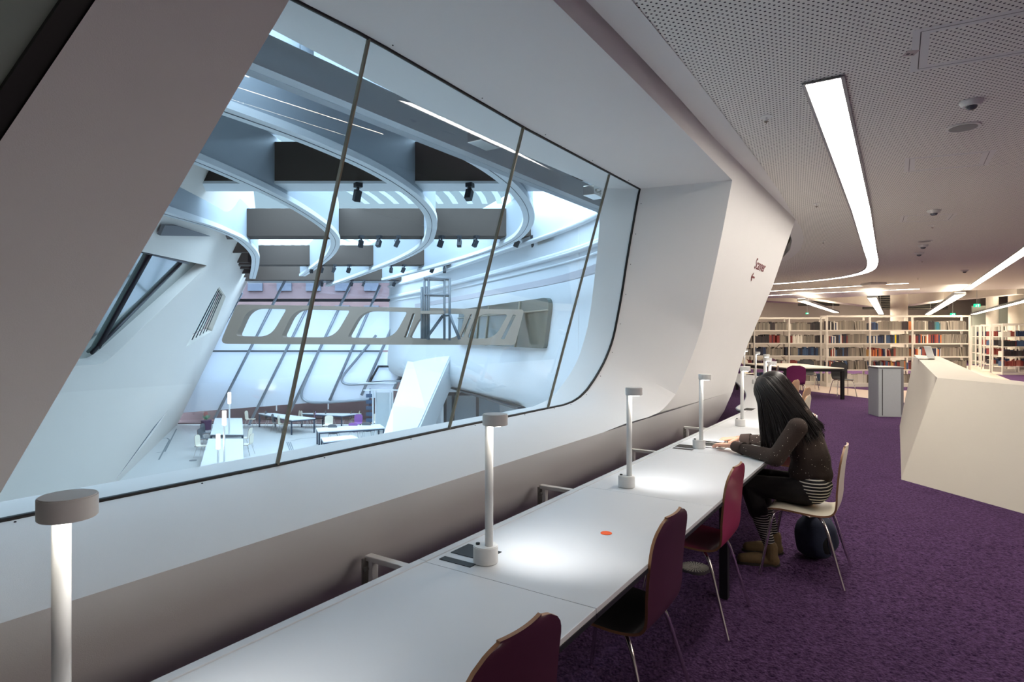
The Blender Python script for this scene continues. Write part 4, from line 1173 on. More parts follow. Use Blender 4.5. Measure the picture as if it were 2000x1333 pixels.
# ================================================================== FAR END OF THE LIBRARY
for px, d, rd, lab in ((1756, 25.0, .31, 'white round column behind the middle bookcase'), (1938, 32.0, .27, 'white round column right of the bookcase, smaller one'), (1984, 27.35, .28, 'white round column at the right edge, above the shelves')):
    x = (px-CX)/F*d; b = bmesh.new(); cyl(b, (x, d, 0), (x, d, 4.1), rd, n=32); o = newobj('column', b, CONC, smooth=True); o.data.set_sharp_from_angle(angle=R(40)); tag(o, lab, 'column')
def beam(px0, px1, d0, d1, z0, z1, w, lab):
    a = Vector(((px0-CX)/F*d0, d0, 0)); c = Vector(((px1-CX)/F*d1, d1, 0)); d = c-a; m_ = (a+c)/2
    b = bmesh.new(); box(b, (m_.x, m_.y, (z0+z1)/2), (d.length, w, z1-z0), rz=math.atan2(d.y, d.x)); o = newobj('ceiling_beam', b, CONC); tag(o, lab, 'beam')
beam(1440, 1557, 24, 27, 3.02, 4.1, .6, 'cream concrete beam at the far left above the bookcases')
beam(1560, 1700, 23.5, 31, 3.05, 4.1, .5, 'cream concrete beam slanting towards the middle of the far ceiling')
beam(1772, 1860, 30, 24.5, 3.05, 4.1, .6, 'cream concrete beam right of the white column')
beam(1862, 2000, 26, 22, 3.1, 4.1, .5, 'cream concrete beam running to the right edge')
LOUV = stripes('louvre_dark', (62, 58, 52), (40, 37, 34), 9, 2, .7)
for pa, pb, d, za, zb, lab in ((1560, 1640, 31, 3.1, 4.0, 'dark louvred panel left under the far ceiling'), (1686, 1741, 31.5, 2.95, 3.7, 'dark louvred panel left of the white column'), (1774, 1852, 31.5, 2.95, 3.7, 'dark louvred panel right of the white column')):
    xa, xb = (pa-CX)/F*d, (pb-CX)/F*d; r = empty('louvre_panel', ((xa+xb)/2, d, za)); b = bmesh.new()
    box(b, (0, .05, (zb-za)/2), (xb-xa, .06, zb-za)); newobj('backing', b, DARK, r)
    b = bmesh.new(); k = 0
    while .05+k*.11 < zb-za: box(b, (0, -.02, .05+k*.11), (xb-xa, .09, .03), M=None); k += 1
    newobj('slats', b, mat('louvre_slat', (84, 78, 68), .6), r); tag(r, lab, 'louvre panel')
b = bmesh.new(); a, c = Vector(((1898-CX)/F*33, 33, 0)), Vector(((2060-CX)/F*33, 33, 0))
box(b, ((a.x+c.x)/2, 33, 1.6), (c.x-a.x, .06, 3.2)); box
o = newobj('window_3', b, mat('pale_green_glass', (176, 182, 170), .15)); tag(o, kind='structure')
# green exit signs
def exit_sign(px, py, d, s_, lab):
    q = atd(px, py, d); r = empty('exit_sign', q)
    b = bmesh.new(); box(b, (0, 0, 0), (.34*s_, .04, .17*s_)); newobj('sign_box', b, emis('exit_green', (30, 200, 130), .9), r)
    b = bmesh.new(); y = -.022
    box(b, (-.06*s_, y, .03*s_), (.022*s_, .004, .022*s_)); box(b, (-.06*s_, y, -.01*s_), (.03*s_, .004, .05*s_)); box(b, (-.08*s_, y, -.05*s_), (.02*s_, .004, .035*s_)); box(b, (-.04*s_, y, -.05*s_), (.02*s_, .004, .035*s_))
    box(b, (.06*s_, y, 0), (.07*s_, .004, .12*s_)); newobj('running_figure', b, emis('exit_white', (235, 255, 245), 1.0), r)
    b = bmesh.new(); cyl(b, (0, 0, .085*s_), (0, 0, 4.1-q.z), .008, n=6); newobj('suspension_rod', b, GREYM, r)
    tag(r, lab, 'exit sign')
exit_sign(1908, 597, 24, .72, 'green lit exit sign hanging above the right-hand shelves')
exit_sign(1861, 614.5, 28, .66, 'green lit exit sign just over the right end of the middle bookcase')
exit_sign(1576.5, 612.5, 30, .4, 'tiny green exit sign over the left bookcase')
# ================================================================== ATRIUM
AZ = -3.3; FD = 33.0; RZ = 4.48; RT = 5.32
def az(x, y, z): return onz(x, y, z)
AFL = mat('atrium_floor', (204, 203, 200), .28, var=.01, scale=2)
b = bmesh.new(); slab(b, [Vector(p) for p in ((-30, -4, AZ), (12, -4, AZ), (12, 38, AZ), (-30, 38, AZ))], .2)
tag(newobj('floor_atrium', b, AFL), kind='structure')
# leaning left wall (a plane)
LP = plane3(Vector((-13.2, 20.3, AZ)), Vector((-18.3, FD, AZ)), Vector((-15.1, FD, 3.22)))
def lw(x, y): return onplane(x, y, *LP)
ln_ = LP[1] if LP[1].x > 0 else -LP[1]
def lwp(y, z):
    p, n = LP; return Vector((p.x-((y-p.y)*n.y+(z-p.z)*n.z)/n.x, y, z))
corners = [lwp(1.0, AZ), lwp(FD+.3, AZ), lwp(FD+.3, 6.0), lwp(1.0, 6.0)]
winp = [lw(100, 815), lw(165, 706), lw(216, 704), lw(275, 640), lw(402, 519), lw(270, 491), lw(150, 560)]
wino = [lw(130, 740), lw(162, 712), lw(215, 705), lw(402, 519), lw(385, 514), lw(265, 488), lw(180, 560)]
wouter = [lw(118, 716), lw(205, 711), lw(300, 620), lw(404, 519), lw(262, 487)]
wouter = rounded([lw(60, 722), lw(205, 711), lw(405, 519), lw(240, 484)], [.3, .5, .25, .2])
gouter = [lw(363, 678), lw(428, 560), lw(441, 580), lw(414, 647)]
slot = [lw(220, 946), lw(300, 835), lw(330, 800), lw(296, 850)]
b = bmesh.new(); poly_holes(b, corners, [wouter, gouter, slot])
for l, dpt in ((wouter, .26), (gouter, .30), (slot, .25)):
    grid(b, [l, [p-ln_*dpt for p in l]], close=True, smooth=False)
bmesh.ops.remove_doubles(b, verts=b.verts, dist=.001); bmesh.ops.recalc_face_normals(b, faces=b.faces)
tag(newobj('wall_atrium_left', b, mat('atrium_wall_warm', (222, 212, 202), .7, var=.01, scale=2)), kind='structure')
w4 = empty('window_4', lw(262, 600)); tag(w4, kind='structure')
b = bmesh.new(); poly_holes(b, [p-ln_*.24 for p in wouter], []); 
for v in b.verts: pass
o = newobj('glass_pane', b, mat('atrium_green_glass', (96, 110, 104), .06, spec=.8), w4); inv(o, w4)
b = bmesh.new()
def dl_(pts, w=.06, dd=.21):
    P = [lw(*p)-ln_*dd for p in pts]; tube(b, P, w, 6)
dl_([(318, 505), (216, 690)], .045); dl_([(372, 523), (262, 640), (205, 700)], .03); dl_([(262, 493), (385, 522)], .03)
o = newobj('mullions', b, DARK, w4); inv(o, w4)
gr = empty('wall_grille', lw(400, 620)); b = bmesh.new(); poly_holes(b, [p-ln_*.33 for p in gouter], []); o = newobj('backing', b, mat('grille_pale', (214, 216, 206), .6), gr); inv(o, gr)
b = bmesh.new()
for k in range(7):
    t = .02+k*.14; a = gouter[0].lerp(gouter[3], t)-ln_*.12; c = gouter[1].lerp(gouter[2], t)-ln_*.12; tube(b, [a, c], .02, 4)
o = newobj('bars', b, mat('grille_dark', (52, 60, 66), .4, metal=.5), gr); inv(o, gr)
tag(gr, 'slanted grille with dark bars set in the cream atrium wall', 'grille')
sl = empty('wall_slot', slot[0]); b = bmesh.new()
poly_holes(b, [p-ln_*.22 for p in slot], []); o = newobj('backing', b, GREYM, sl); inv(o, sl)
b = bmesh.new()
for k in range(4):
    t = k/3.2; a = slot[0].lerp(slot[3], .02+t*.2)-ln_*.05; c = slot[1].lerp(slot[2], t*.9)-ln_*.05; tube(b, [a, c], .045, 4)
o = newobj('slats', b, mat('slot_dark', (70, 82, 92), .4), sl); inv(o, sl)
tag(sl, 'long slotted air outlet at the foot of the leaning atrium wall', 'air outlet')

# ---- facade (plane y = FD): slanting mullions, white blinds, strip window
def fa(x, y, dy=0.0): p = atd(x, y, FD); p.y += dy; return p
BL = bpy.data.materials.new('white_roller_blind'); BL.use_nodes = True
nt = BL.node_tree; bs = nt.nodes['Principled BSDF']; bs.inputs['Base Color'].default_value = lin((238, 240, 244)); bs.inputs['Roughness'].default_value = .9
tr = nt.nodes.new('ShaderNodeBsdfTranslucent'); tr.inputs[0].default_value = lin((238, 242, 248)); mxs = nt.nodes.new('ShaderNodeMixShader'); mxs.inputs[0].default_value = .45
no = nt.nodes.new('ShaderNodeTexNoise'); no.inputs['Scale'].default_value = .6; bpn = nt.nodes.new('ShaderNodeBump'); bpn.inputs['Strength'].default_value = .05; nt.links.new(no.outputs[0], bpn.inputs['Height']); nt.links.new(bpn.outputs[0], bs.inputs['Normal'])
nt.links.new(bs.outputs[0], mxs.inputs[1]); nt.links.new(tr.outputs[0], mxs.inputs[2]); nt.links.new(mxs.outputs[0], nt.nodes['Material Output'].inputs[0])
ML = [((343, 812), (465, 590)), ((421, 818), (551, 563)), ((487, 832), (617, 570)), ((567, 806), (678, 572)), ((645, 782), (736, 574)), ((707, 772), (797, 572)), ((770, 760), (850, 580))]
def lerpx(m, y):
    (x0, y0), (x1, y1) = m; t = (y-y0)/(y1-y0); return x0+(x1-x0)*t
def botb(x): return 808+(x-345)*(778-808)/(720-345)
for i in range(len(ML)-1):
    A, B = ML[i], ML[i+1]
    for (yt, yb, nm) in ((584, 600, 'u'), (600, 684.5, 'm'), (688, None, 'l')):
        pts = []
        xa, xb = lerpx(A, yt), lerpx(B, yt)
        if yb is None:
            ybA = botb(lerpx(A, 800)); ybB = botb(lerpx(B, 790))
            pts = [fa(xa, yt), fa(xb, yt), fa(lerpx(B, ybB), ybB), fa(lerpx(A, ybA), ybA)]
        else: pts = [fa(xa, yt), fa(xb, yt), fa(lerpx(B, yb), yb), fa(lerpx(A, yb), yb)]
        if nm == 'u': continue
        bb = bmesh.new(); slab(bb, pts, .02, direction=Vector((0, 1, 0)))
        o = newobj('roller_blind', bb, BL)
        pos = ['first from the left', 'second from the left', 'third from the left', 'fourth from the left', 'fifth from the left', 'rightmost'][i]
        tag(o, 'white blind panel of the atrium facade, %s row, %s' % ('upper' if nm == 'm' else 'lower', pos), 'blind', 'white blinds on the slanting facade')
MG = mat('facade_mullion', (150, 156, 164), .35, metal=.4)
fr_ = empty('facade_frame', fa(560, 700)); 
for (x0, y0), (x1, y1) in ML:
    b = bmesh.new(); a, c = fa(x0, y0, -.12), fa(x1, y1, -.12); c2 = c+(c-a)*.08
    tube(b, [a, c2], .075, 8); o = newobj('mullion', b, MG, fr_); inv(o, fr_)
b = bmesh.new(); a, c = fa(412, 686, -.08), fa(745, 686.5, -.08); box(b, ((a+c)/2), ((c-a).length, .08, .09)); o = newobj('transom', b, mat('facade_transom', (96, 100, 104), .4), fr_); inv(o, fr_)
b = bmesh.new(); a, c = fa(455, 587, -.06), fa(850, 587, -.06); box(b, ((a+c)/2), ((c-a).length, .1, .16)); o = newobj('transom', b, DARK, fr_); inv(o, fr_)
for pts in ([(629, 676), (600, 742), (589, 768), (594, 782), (612, 787), (660, 785), (722, 780)], [(736, 655), (700, 700), (671, 734), (668, 744), (676, 751), (700, 751), (790, 744)]):
    b = bmesh.new(); tube(b, smooth_pts([fa(x, y, -.16) for x, y in pts], 3), .07, 8); o = newobj('curved_rail', b, MG, fr_); inv(o, fr_)
b = bmesh.new(); tube(b, smooth_pts([fa(465, 590, -.2), fa(372, 762, -.2), fa(340, 812, -.2), fa(338, 826, -.2), fa(352, 836, -.2), fa(400, 836, -.2)], 3), .09, 8)
o = newobj('curved_rail', b, mat('rail_dark', (84, 92, 100), .35, metal=.5), fr_); inv(o, fr_)
tag(fr_, 'steel frame of slanting mullions and curved rails on the far facade', 'facade frame')
# terracotta building and street outside
TER = mat('outside_terracotta', (112, 86, 84), .8, var=.2, scale=1.2)
b = bmesh.new(); box(b, (-13, FD+1.6, AZ+1.6), (16, .2, 3.6)); box(b, (-9, 52, -1), (44, 4, 18)); box(b, (-13, FD+.9, AZ+.0), (16, 1.3, .12))
for k in range(14):
    for j in range(2): box(b, (-26+k*2.4, 49.9, 3.2+j*2.9), (1.2, .2, 1.7), mi=1)
o = newobj('building', b, [TER, mat('outside_window', (92, 92, 100), .3)]); tag(o, 'reddish building seen outside through the strip window of the facade', 'building')
b = bmesh.new(); 
slab(b, [fa(455, 555.0, .05), fa(860, 552, .05), fa(860, 583, .05), fa(455, 583, .05)], .02, direction=Vector((0, 1, 0)))
o = newobj('window_5', b, glassmat('strip_glass', (.9, .93, .97, 1), 1.4)); tag(o, kind='structure')
# dark framed opening lower right of the facade
b = bmesh.new(); P_ = [fa(*p, -.1) for p in [(722, 748), (740, 716), (795, 716), (782, 744)]]
tube(b, P_+[P_[0]], .07, 6); o = newobj('window_6', b, DARK); tag(o, kind='structure')
# facade backing beside the blinds
b = bmesh.new(); quad(b, [fa(850, 552, .3), fa(1000, 552, .3), fa(1000, 840, .3), fa(850, 840, .3)]); quad(b, [Vector((-30, FD+.35, RZ)), Vector((4, FD+.35, RZ)), Vector((4, FD+.35, 7)), Vector((-30, FD+.35, 7))])
tag(newobj('wall_atrium_far', b, ATR), kind='structure')

# ---- right-hand atrium wall with its belly
prof = [(6.0, .0), (4.4, 0), (3.2, 0), (2.2, 0), (1.2, -.02), (.5, -.1), (.0, -.12), (-.35, .0), (-.6, .3), (-.72, .8), (-.75, 2.4), (-.8, 2.5), (AZ, 2.6)]
pr = smooth_pts([Vector((x, y, 0)) for x, y in RW], 2)
b = bmesh.new(); rows = []
for z, o_ in prof:
    row = []
    for i, p in enumerate(pr):
        a = pr[max(0, i-1)]; c = pr[min(len(pr)-1, i+1)]; t = (c-a).normalized(); s_ = Vector((t.y, -t.x, 0))
        if s_.x < 0: s_ = -s_
        q = p+s_*o_; q.z = z; row.append(q)
    rows.append(row)
grid(b, rows)
# rounded far end of the belly
e = pr[0]
bmesh.ops.remove_doubles(b, verts=b.verts, dist=.001)
tag(newobj('wall_atrium_right', b, ATR, smooth=True), kind='structure')
b = bmesh.new()
nrw = []
for i, p in enumerate(pr):
    a = pr[max(0, i-1)]; c = pr[min(len(pr)-1, i+1)]; t = (c-a).normalized(); s_ = Vector((t.y, -t.x, 0))
    if s_.x > 0: s_ = -s_
    nrw.append(s_)
for z, r_, o_ in ((3.62, .05, .05), (3.66, .09, .0), (4.25, .07, .04), (3.42, .03, .02)):
    tube(b, [Vector((p.x, p.y, z))+nrw[i]*o_ for i, p in enumerate(pr)], r_, 8)
tag(newobj('trim_3', b, ATR), kind='structure')
b = bmesh.new()
P_ = [Vector((p.x, p.y, 2.92))+nrw[i]*.5 for i, p in enumerate(pr) if 10 < p.y < 29]
for A_, B_ in zip(P_, P_[1:]):
    m_ = (A_+B_)/2; d = B_-A_; box(b, m_, (d.length, .10, .16), rz=math.atan2(d.y, d.x))
o = newobj('crane_rail', b, mat('lilac_rail', (190, 186, 192), .5)); tag(o, 'pale lilac rail running along the upper right atrium wall', 'rail')
# interior window in the right wall, seen obliquely
rp = plane3(Vector((-3.5, 26.8, 0)), Vector((.12, 18.3, 0)), Vector((.12, 18.3, 1)))
rn = rp[1] if rp[1].x < 0 else -rp[1]
def rw(x, y, o_=.17): return onplane(x, y, *rp)+rn*o_
wp = rounded([rw(905, 605), rw(1085, 581), rw(1073, 681), rw(900, 672)], [.2, .35, .1, .2])
w7 = empty('window_7', rw(990, 630)); tag(w7, kind='structure')
b = bmesh.new(); slab(b, wp, .16, direction=-rn); o = newobj('glass_pane', b, mat('inner_window_glass', (84, 92, 84), .05, spec=.8), w7); inv(o, w7)
b = bmesh.new()
for t in (.12, .3, .42, .75):
    a = rw(905, 605).lerp(rw(1085, 581), t)+rn*.02; c = rw(900, 672).lerp(rw(1073, 681), t)+rn*.02; tube(b, [a, c], .03, 6)
for t in (.25,): tube(b, [rw(905, 605).lerp(rw(900, 672), t)+rn*.02, rw(1085, 581).lerp(rw(1073, 681), t)+rn*.02], .025, 6)
o = newobj('window_bars', b, mat('window_bar_olive', (130, 126, 112), .5), w7); inv(o, w7)
# leaning leg under the belly
b = bmesh.new()
def at2(x, y, d): return atd(x, y, d)
dC = 21.5
top = [rw(800, 690, .0), rw(882, 690, .0)]; bot = [onz(715, 940, AZ), onz(772, 940, AZ)]
bk_ = Vector((.5, 1.4, 0))
A = [top[0], top[1], top[1]+bk_, top[0]+bk_]; B = [bot[0], bot[1], bot[1]+bk_, bot[0]+bk_]
grid(b, [A, [p.lerp(q, .5) for p, q in zip(A, B)], B], close=True, smooth=False)
bmesh.ops.recalc_face_normals(b, faces=b.faces)
bmesh.ops.bevel(b, geom=[e for e in b.edges if len(e.link_faces) == 2], offset=.08, segments=3, affect='EDGES')
o = newobj('leaning_column', b, ATR); tag(o, 'broad white leaning column standing on the atrium floor', 'column')
# recess under the right wall: dark doorway, glazing and soffit strip
b = bmesh.new()
a, c = at2(880, 757, 25), at2(1006, 796, 18.2)
slab(b, [a, c, c+Vector((.9, .4, 0)), a+Vector((.9, .4, 0))], .06); o = newobj('trim_4', b, DARK); tag(o, kind='structure')
r = empty('glass_door', (-2.9, 26.2, AZ)); b = bmesh.new()
for x in (0, .35, 1.4, 2.6): box(b, (x, 0, 1.2), (.12, .1, 2.4))
box(b, (1.3, 0, 2.35), (2.7, .1, .14)); newobj('frame', b, DARK, r)
b = bmesh.new(); box(b, (1.3, .05, 1.2), (2.5, .03, 2.3)); newobj('glazing', b, mat('door_glass', (150, 160, 168), .1), r)
tag(r, 'dark framed glass doors under the right side of the atrium', 'door')

# ---- taupe gallery beam with rounded parallelogram openings, y = 17
GD = 17.0
def gd(x, y): return atd(x, y, GD)
op = [gd(462, 595), gd(640, 598), gd(860, 602.5), gd(1024, 605), gd(1006, 674.5), gd(700, 673.5), gd(429, 672)]
hl = []
for pts, rds in (([(484, 602), (560, 603.5), (528, 658), (460, 657)], (.42, .12, .38, .12)), ([(575, 604), (684, 606), (653, 659.5), (549, 659)], (.42, .12, .42, .12)), ([(707, 607), (796, 609), (768, 661), (678, 660)], (.42, .12, .42, .12)),
                 ([(806, 612), (811, 612), (795, 659), (789, 660)], (.03, .03, .03, .03)), ([(824, 612), (908, 613), (897, 661.5), (799, 661)], (.42, .12, .4, .12)), ([(919, 614), (923, 614), (905, 658), (899, 659)], (.03, .03, .03, .03)),
                 ([(930, 613), (992, 614), (966, 662), (912, 661.5)], (.42, .12, .4, .12)), ([(1002, 615), (1008, 616), (985, 663), (978, 663)], (.03, .03, .03, .03))):
    hl.append(rounded([gd(*p) for p in pts], [r_*.85 for r_ in rds], 6))
b = bmesh.new(); slab(b, rounded(op, [.1, .05, .05, .1, .1, .1, .22]), .35, direction=Vector((0, 1, 0)), holes=hl)
o = newobj('gallery_beam', b, TAUPE); tag(o, 'taupe gallery beam with rounded slanting openings crossing the atrium', 'beam')
r = empty('ladder_tower', gd(858, 600)); b = bmesh.new()
def tw(p, q, w=.035, dy=-.4):
    A_, B_ = gd(*p), gd(*q); A_.y += dy; B_.y += dy; tube(b, [A_, B_], w, 4)
for x0, y0, x1, y1 in ((833, 548, 833, 662), (841, 545, 841, 664), (871, 548, 871, 664), (881, 546, 881, 665), (828, 563, 828, 662), (837, 562, 837, 662)): tw((x0, y0), (x1, y1))
for p, q in (((832, 547), (841, 545)), ((841, 545), (881, 548)), ((832, 548), (871, 549)), ((833, 578), (881, 579))): tw(p, q, .045)
for p, q in (((881, 616), (900, 663)), ((836, 662), (868, 618)), ((868, 618), (881, 616))): tw(p, q, .04)
o = newobj('steel_frame', b, mat('tower_grey', (112, 118, 124), .5), r); inv(o, r)
b = bmesh.new(); q = gd(850, 612); q.y -= .4; box(b, q, (.62, .5, .08)); o = newobj('platform', b, TAUPE, r); inv(o, r)
tag(r, 'grey steel ladder frame standing on the gallery beam', 'ladder')

# ---- roof: brown cross beams, curved ribs, skylights
beams = [11.3, 17.25, 24.3, 31.0]
for i, d in enumerate(beams):
    x0, x1 = -24, (d < 12 and 3.0) or 2.5
    # stop at the right wall line
    for (xa, ya), (xb, yb) in zip(RW, RW[1:]):
        if yb <= d <= ya: x1 = xa+(xb-xa)*(d-ya)/(yb-ya)
    b = bmesh.new(); box(b, ((x0+x1)/2, d+.3, (RZ+5.22)/2), (x1-x0, .6, 5.22-RZ)); box(b, ((x0+x1)/2, d+.3, RZ-.02), (x1-x0, .62, .05), mi=1 if i == 0 else 0)
    o = newobj('roof_beam', b, [BROWN, ATR]); tag(o, 'dark brown roof beam across the atrium, %s' % ['nearest the window', 'second from the window', 'third from the window', 'farthest one above the facade'][i], 'roof beam', 'dark brown roof beams')
RIBM = mat('rib_grey_white', (158, 165, 172), .6, var=.01, scale=2)
ribs = {
 'B': [(430, 96), (480, 120), (700, 210), (870, 282), (980, 345), (1030, 400), (1035, 440), (1003, 475), (900, 510), (750, 548)],
 'A': [(330, 180), (430, 215), (600, 275), (750, 342), (830, 400), (848, 440), (830, 490), (700, 540), (640, 560), (590, 575)],
 'C': [(300, 285), (370, 310), (500, 365), (590, 412), (650, 455), (658, 480), (638, 508), (590, 540), (553, 565)],
 'D': [(240, 390), (310, 412), (400, 438), (470, 468), (498, 495), (500, 515), (493, 545), (485, 572)],
 'E': [(600, 150), (825, 268), (931, 300), (1080, 368), (1180, 412), (1215, 450), (1180, 478), (1000, 512), (880, 548), (815, 566)],
}
lab = {'A': 'curved white roof rib bending round in the middle of the window view', 'B': 'large curved white roof rib with its bend near the second glass joint', 'C': 'curved white roof rib bending left of the first glass joint', 'D': 'leftmost curved roof rib ending above the brown fins', 'E': 'curved roof rib nearest the window top, running to the right wall'}
ribpaths = {}; RBZ = RZ-.24
for k, pts in ribs.items():
    P_ = [az(x, y, RBZ) for x, y in pts]
    P_ = [p for p in P_ if p.y < FD+.2]
    if k == 'D': P_ = [lw(*q_)+ln_*.12 for q_ in ((240, 390), (310, 412), (400, 438), (432, 451))] + P_[3:]
    P_ = smooth_pts(P_, 3); ribpaths[k] = P_
    r = empty('roof_rib', P_[len(P_)//2]); b = bmesh.new(); rows = []
    up = []
    for i, p in enumerate(P_):
        a = P_[max(0, i-1)]; c = P_[min(len(P_)-1, i+1)]; t = (c-a).normalized(); s_ = Vector((t.y, -t.x, 0)); up.append(s_)
    L_ = [(-.09, .05), (-.09, RT-RBZ), (.09, RT-RBZ), (.09, .05)]
    rows = [[p+up[i]*o_+Vector((0, 0, z_)) for i, p in enumerate(P_)] for o_, z_ in L_]
    grid(b, rows+[rows[0]]); o = newobj('blade', b, RIBM, r); o.data.set_sharp_from_angle(angle=R(40)); inv(o, r)
    b = bmesh.new()
    grid(b, [[p+up[i]*o_+Vector((0, 0, z_)) for i, p in enumerate(P_)] for o_, z_ in ((-.13, .0), (-.13, .10), (.13, .10), (.13, 0), (-.13, 0))]); o = newobj('lower_flange', b, ATR, r); o.data.set_sharp_from_angle(angle=R(40)); inv(o, r)
    b = bmesh.new(); tube(b, [p+Vector((0, 0, -.003)) for p in P_], .007, 4); o = newobj('shadow_joint', b, mat('joint_dark', (100, 104, 110), .6), r); inv(o, r)
    # the rib turns down at the facade
    tag(r, lab[k], 'roof rib')
# skylight glazing bars and slats between the beams
SLM = bpy.data.materials.new('frosted_slat'); SLM.use_nodes = True; nt = SLM.node_tree; bs = nt.nodes['Principled BSDF']; bs.inputs['Base Color'].default_value = lin((240, 244, 246))
tr = nt.nodes.new('ShaderNodeBsdfTranslucent'); tr.inputs[0].default_value = (.16, .17, .175, 1); mxs = nt.nodes.new('ShaderNodeMixShader'); mxs.inputs[0].default_value = .7
no = nt.nodes.new('ShaderNodeTexNoise'); no.inputs['Scale'].default_value = 2; nt.links.new(no.outputs[0], bs.inputs['Roughness'])
nt.links.new(bs.outputs[0], mxs.inputs[1]); nt.links.new(tr.outputs[0], mxs.inputs[2]); nt.links.new(mxs.outputs[0], nt.nodes['Material Output'].inputs[0])
bays = [(2.6, 7.0, 'right above the window'), (11.9, 17.25, 'behind the nearest roof beam'), (17.85, 24.3, 'in the middle of the roof'), (24.9, 31.0, 'far bay above the facade')]
for (ya, yb, ll) in bays:
    ym_ = (ya+yb)/2; xl = lwp(ya, 5.7).x+.3; xr = 2.6
    for (xa_, ya_), (xb_, yb_) in zip(RW, RW[1:]):
        if yb_ <= yb <= ya_: xr = xa_+(xb_-xa_)*(yb-ya_)/(yb_-ya_)-1.2
    r = empty('skylight', ((xl+xr)/2, ym_, RT)); b = bmesh.new(); x = xl
    while x < xr:
        sl_ = [Vector((x+.09*j*0, ya+(yb-ya)*j/6, 0)) for j in range(7)]
        rows = [[Vector((x+w_+1.1*math.sin(math.pi*j/12)-.2, ya+(yb-ya)*j/6, RT+.03)) for j in range(7)] for w_ in (0, .16)]
        grid(b, rows, smooth=False); x += .42
    o = newobj('slats', b, SLM, r); inv(o, r)
    b = bmesh.new()
    for k in (.25, .62): box(b, ((xl+xr)/2, ya+(yb-ya)*k, RT+.01), (xr-xl, .05, .05))
    o = newobj('glazing_bar', b, WHITEM, r); inv(o, r)
    tag(r, 'striped skylight bay of the atrium roof, %s' % ll, 'skylight', 'striped skylights of the atrium')
# solid roof edges around the skylights
b = bmesh.new(); box(b, (-10, 9.2, RT+.2), (34, 4.4, .3)); box(b, (-10, .6, RT+.2), (34, 3.6, .3)); box(b, (-10, FD+.2, RT+.1), (34, 3.4, .3))
tag(newobj('ceiling_atrium', b, ATR), kind='structure')
# brown fins against the left wall
for i, (d, w_) in enumerate(((20.6, 1.35), (23.4, 1.15), (25.6, 1.1), (27.6, 1.05), (29.4, 1.0), (31.2, .95))):
    x1 = (497-CX)/F*d-(.0 if i == 0 else .25); x0 = x1-w_*1.05; h = RZ-.05; b = bmesh.new()
    slab(b, [Vector((x0+.15, d, h+.45)), Vector((x1, d, h+.45)), Vector((x1, d, h)), Vector((x0-.15, d, h))], .25, direction=Vector((0, 1, 0)))
    o = newobj('brown_fin', b, BROWN); tag(o, 'small brown fin under the left end of the roof, %s' % ['largest and nearest', 'second from the near end', 'third from the near end', 'fourth from the near end', 'second smallest', 'smallest and farthest'][i], 'fin', 'brown fins at the left wall')
q = lwp(11.5, 4.2); b = bmesh.new(); P_ = [lw(303, 456)+ln_*.03, lw(312, 436)+ln_*.03, lw(335, 437)+ln_*.03, lw(405, 459)+ln_*.03]
slab(b, P_, .05, direction=ln_); o = newobj('brown_wedge', b, mat('wedge_grey_brown', (104, 102, 104), .8)); tag(o, 'dark wedge-shaped panel high on the leaning atrium wall', 'panel')
# rail with clamps just outside the glass top
r = empty('sunblind_rail', HW(2.5, 3.0)); b = bmesh.new()
for t_, z0, z1, mi in ((-.18, 3.10, 3.16, 0), (-.42, 2.96, 3.14, 0), (-.9, 3.15, 3.35, 1)):
    A_, B_ = WC(-.5, th(2.9)+t_, z0), WC(8.0, th(2.9)+t_, z0); m_ = (A_+B_)/2; m_.z = (z0+z1)/2; box(b, m_, (8.5, .08, z1-z0), rz=ANG, mi=mi)
o = newobj('rail', b, [GREYM, RIBM], r); inv(o, r)
for px in (945, 1160):
    b = bmesh.new(); p = az(px, 272 if px < 1000 else 376, 2.96); box(b, p, (.22, .12, .09), rz=ANG, bev=.005)
    for dx in (-.07, 0, .07): cyl(b, p+U*dx-N*-.06, p+U*dx+N*.09, .014, n=8)
    o = newobj('clamp', b, CHROME, r); inv(o, r)
tag(r, 'metal sunblind rail with clamps just outside the top of the window', 'rail')

# ---- track spotlights hanging from the roof beams
def make_spot():
    r = empty('track_spotlight'); b = bmesh.new(); box(b, (0, 0, -.05), (.16, .16, .1)); cyl(b, (0, 0, -.1), (0, 0, -.17), .03, n=8); newobj('mount', b, DARK, r)
    b = bmesh.new(); M_ = Matrix.Translation((0, 0, -.17)) @ Matrix.Rotation(R(25), 4, 'Y'); box(b, (0, 0, -.13), (.15, .15, .26), M=M_, bev=.01); newobj('lamp_housing', b, DARK, r); 
    b = bmesh.new(); tube(b, [(-.1, 0, -.1), (-.13, 0, -.2), (-.06, 0, -.3)], .012, 4); newobj('yoke', b, DARK, r); return r
sp = make_spot(); first = True
spots = [(11.3, [700, 918], 'on the nearest roof beam'), (17.25, [707, 742, 779, 863, 898, 931, 1012, 1041, 1073], 'on the second roof beam'), (24.3, [610, 630, 655, 683, 765, 790, 846, 868, 893], 'on the third roof beam'), (31.0, [630, 688, 712, 771, 792], 'on the farthest roof beam')]
ordn = ['first', 'second', 'third', 'fourth', 'fifth', 'sixth', 'seventh', 'eighth', 'ninth']
for d, xs_, ll in spots:
    for j, px in enumerate(xs_):
        s_ = sp if first else copy_tree(sp); first = False
        s_.scale = (.8, .8, .8)
        s_.location = ((px-CX)/F*d, d-.02 if d < 12 else d-.06, RZ-.04); s_.rotation_euler = (0, 0, (j*2.1) % 3-.9)
        if d > 12: s_.location.z = RZ-.045
        tag(s_, 'black track spotlight %s, %s from the left' % (ll, ordn[j]), 'spotlight', 'track spotlights in the atrium')

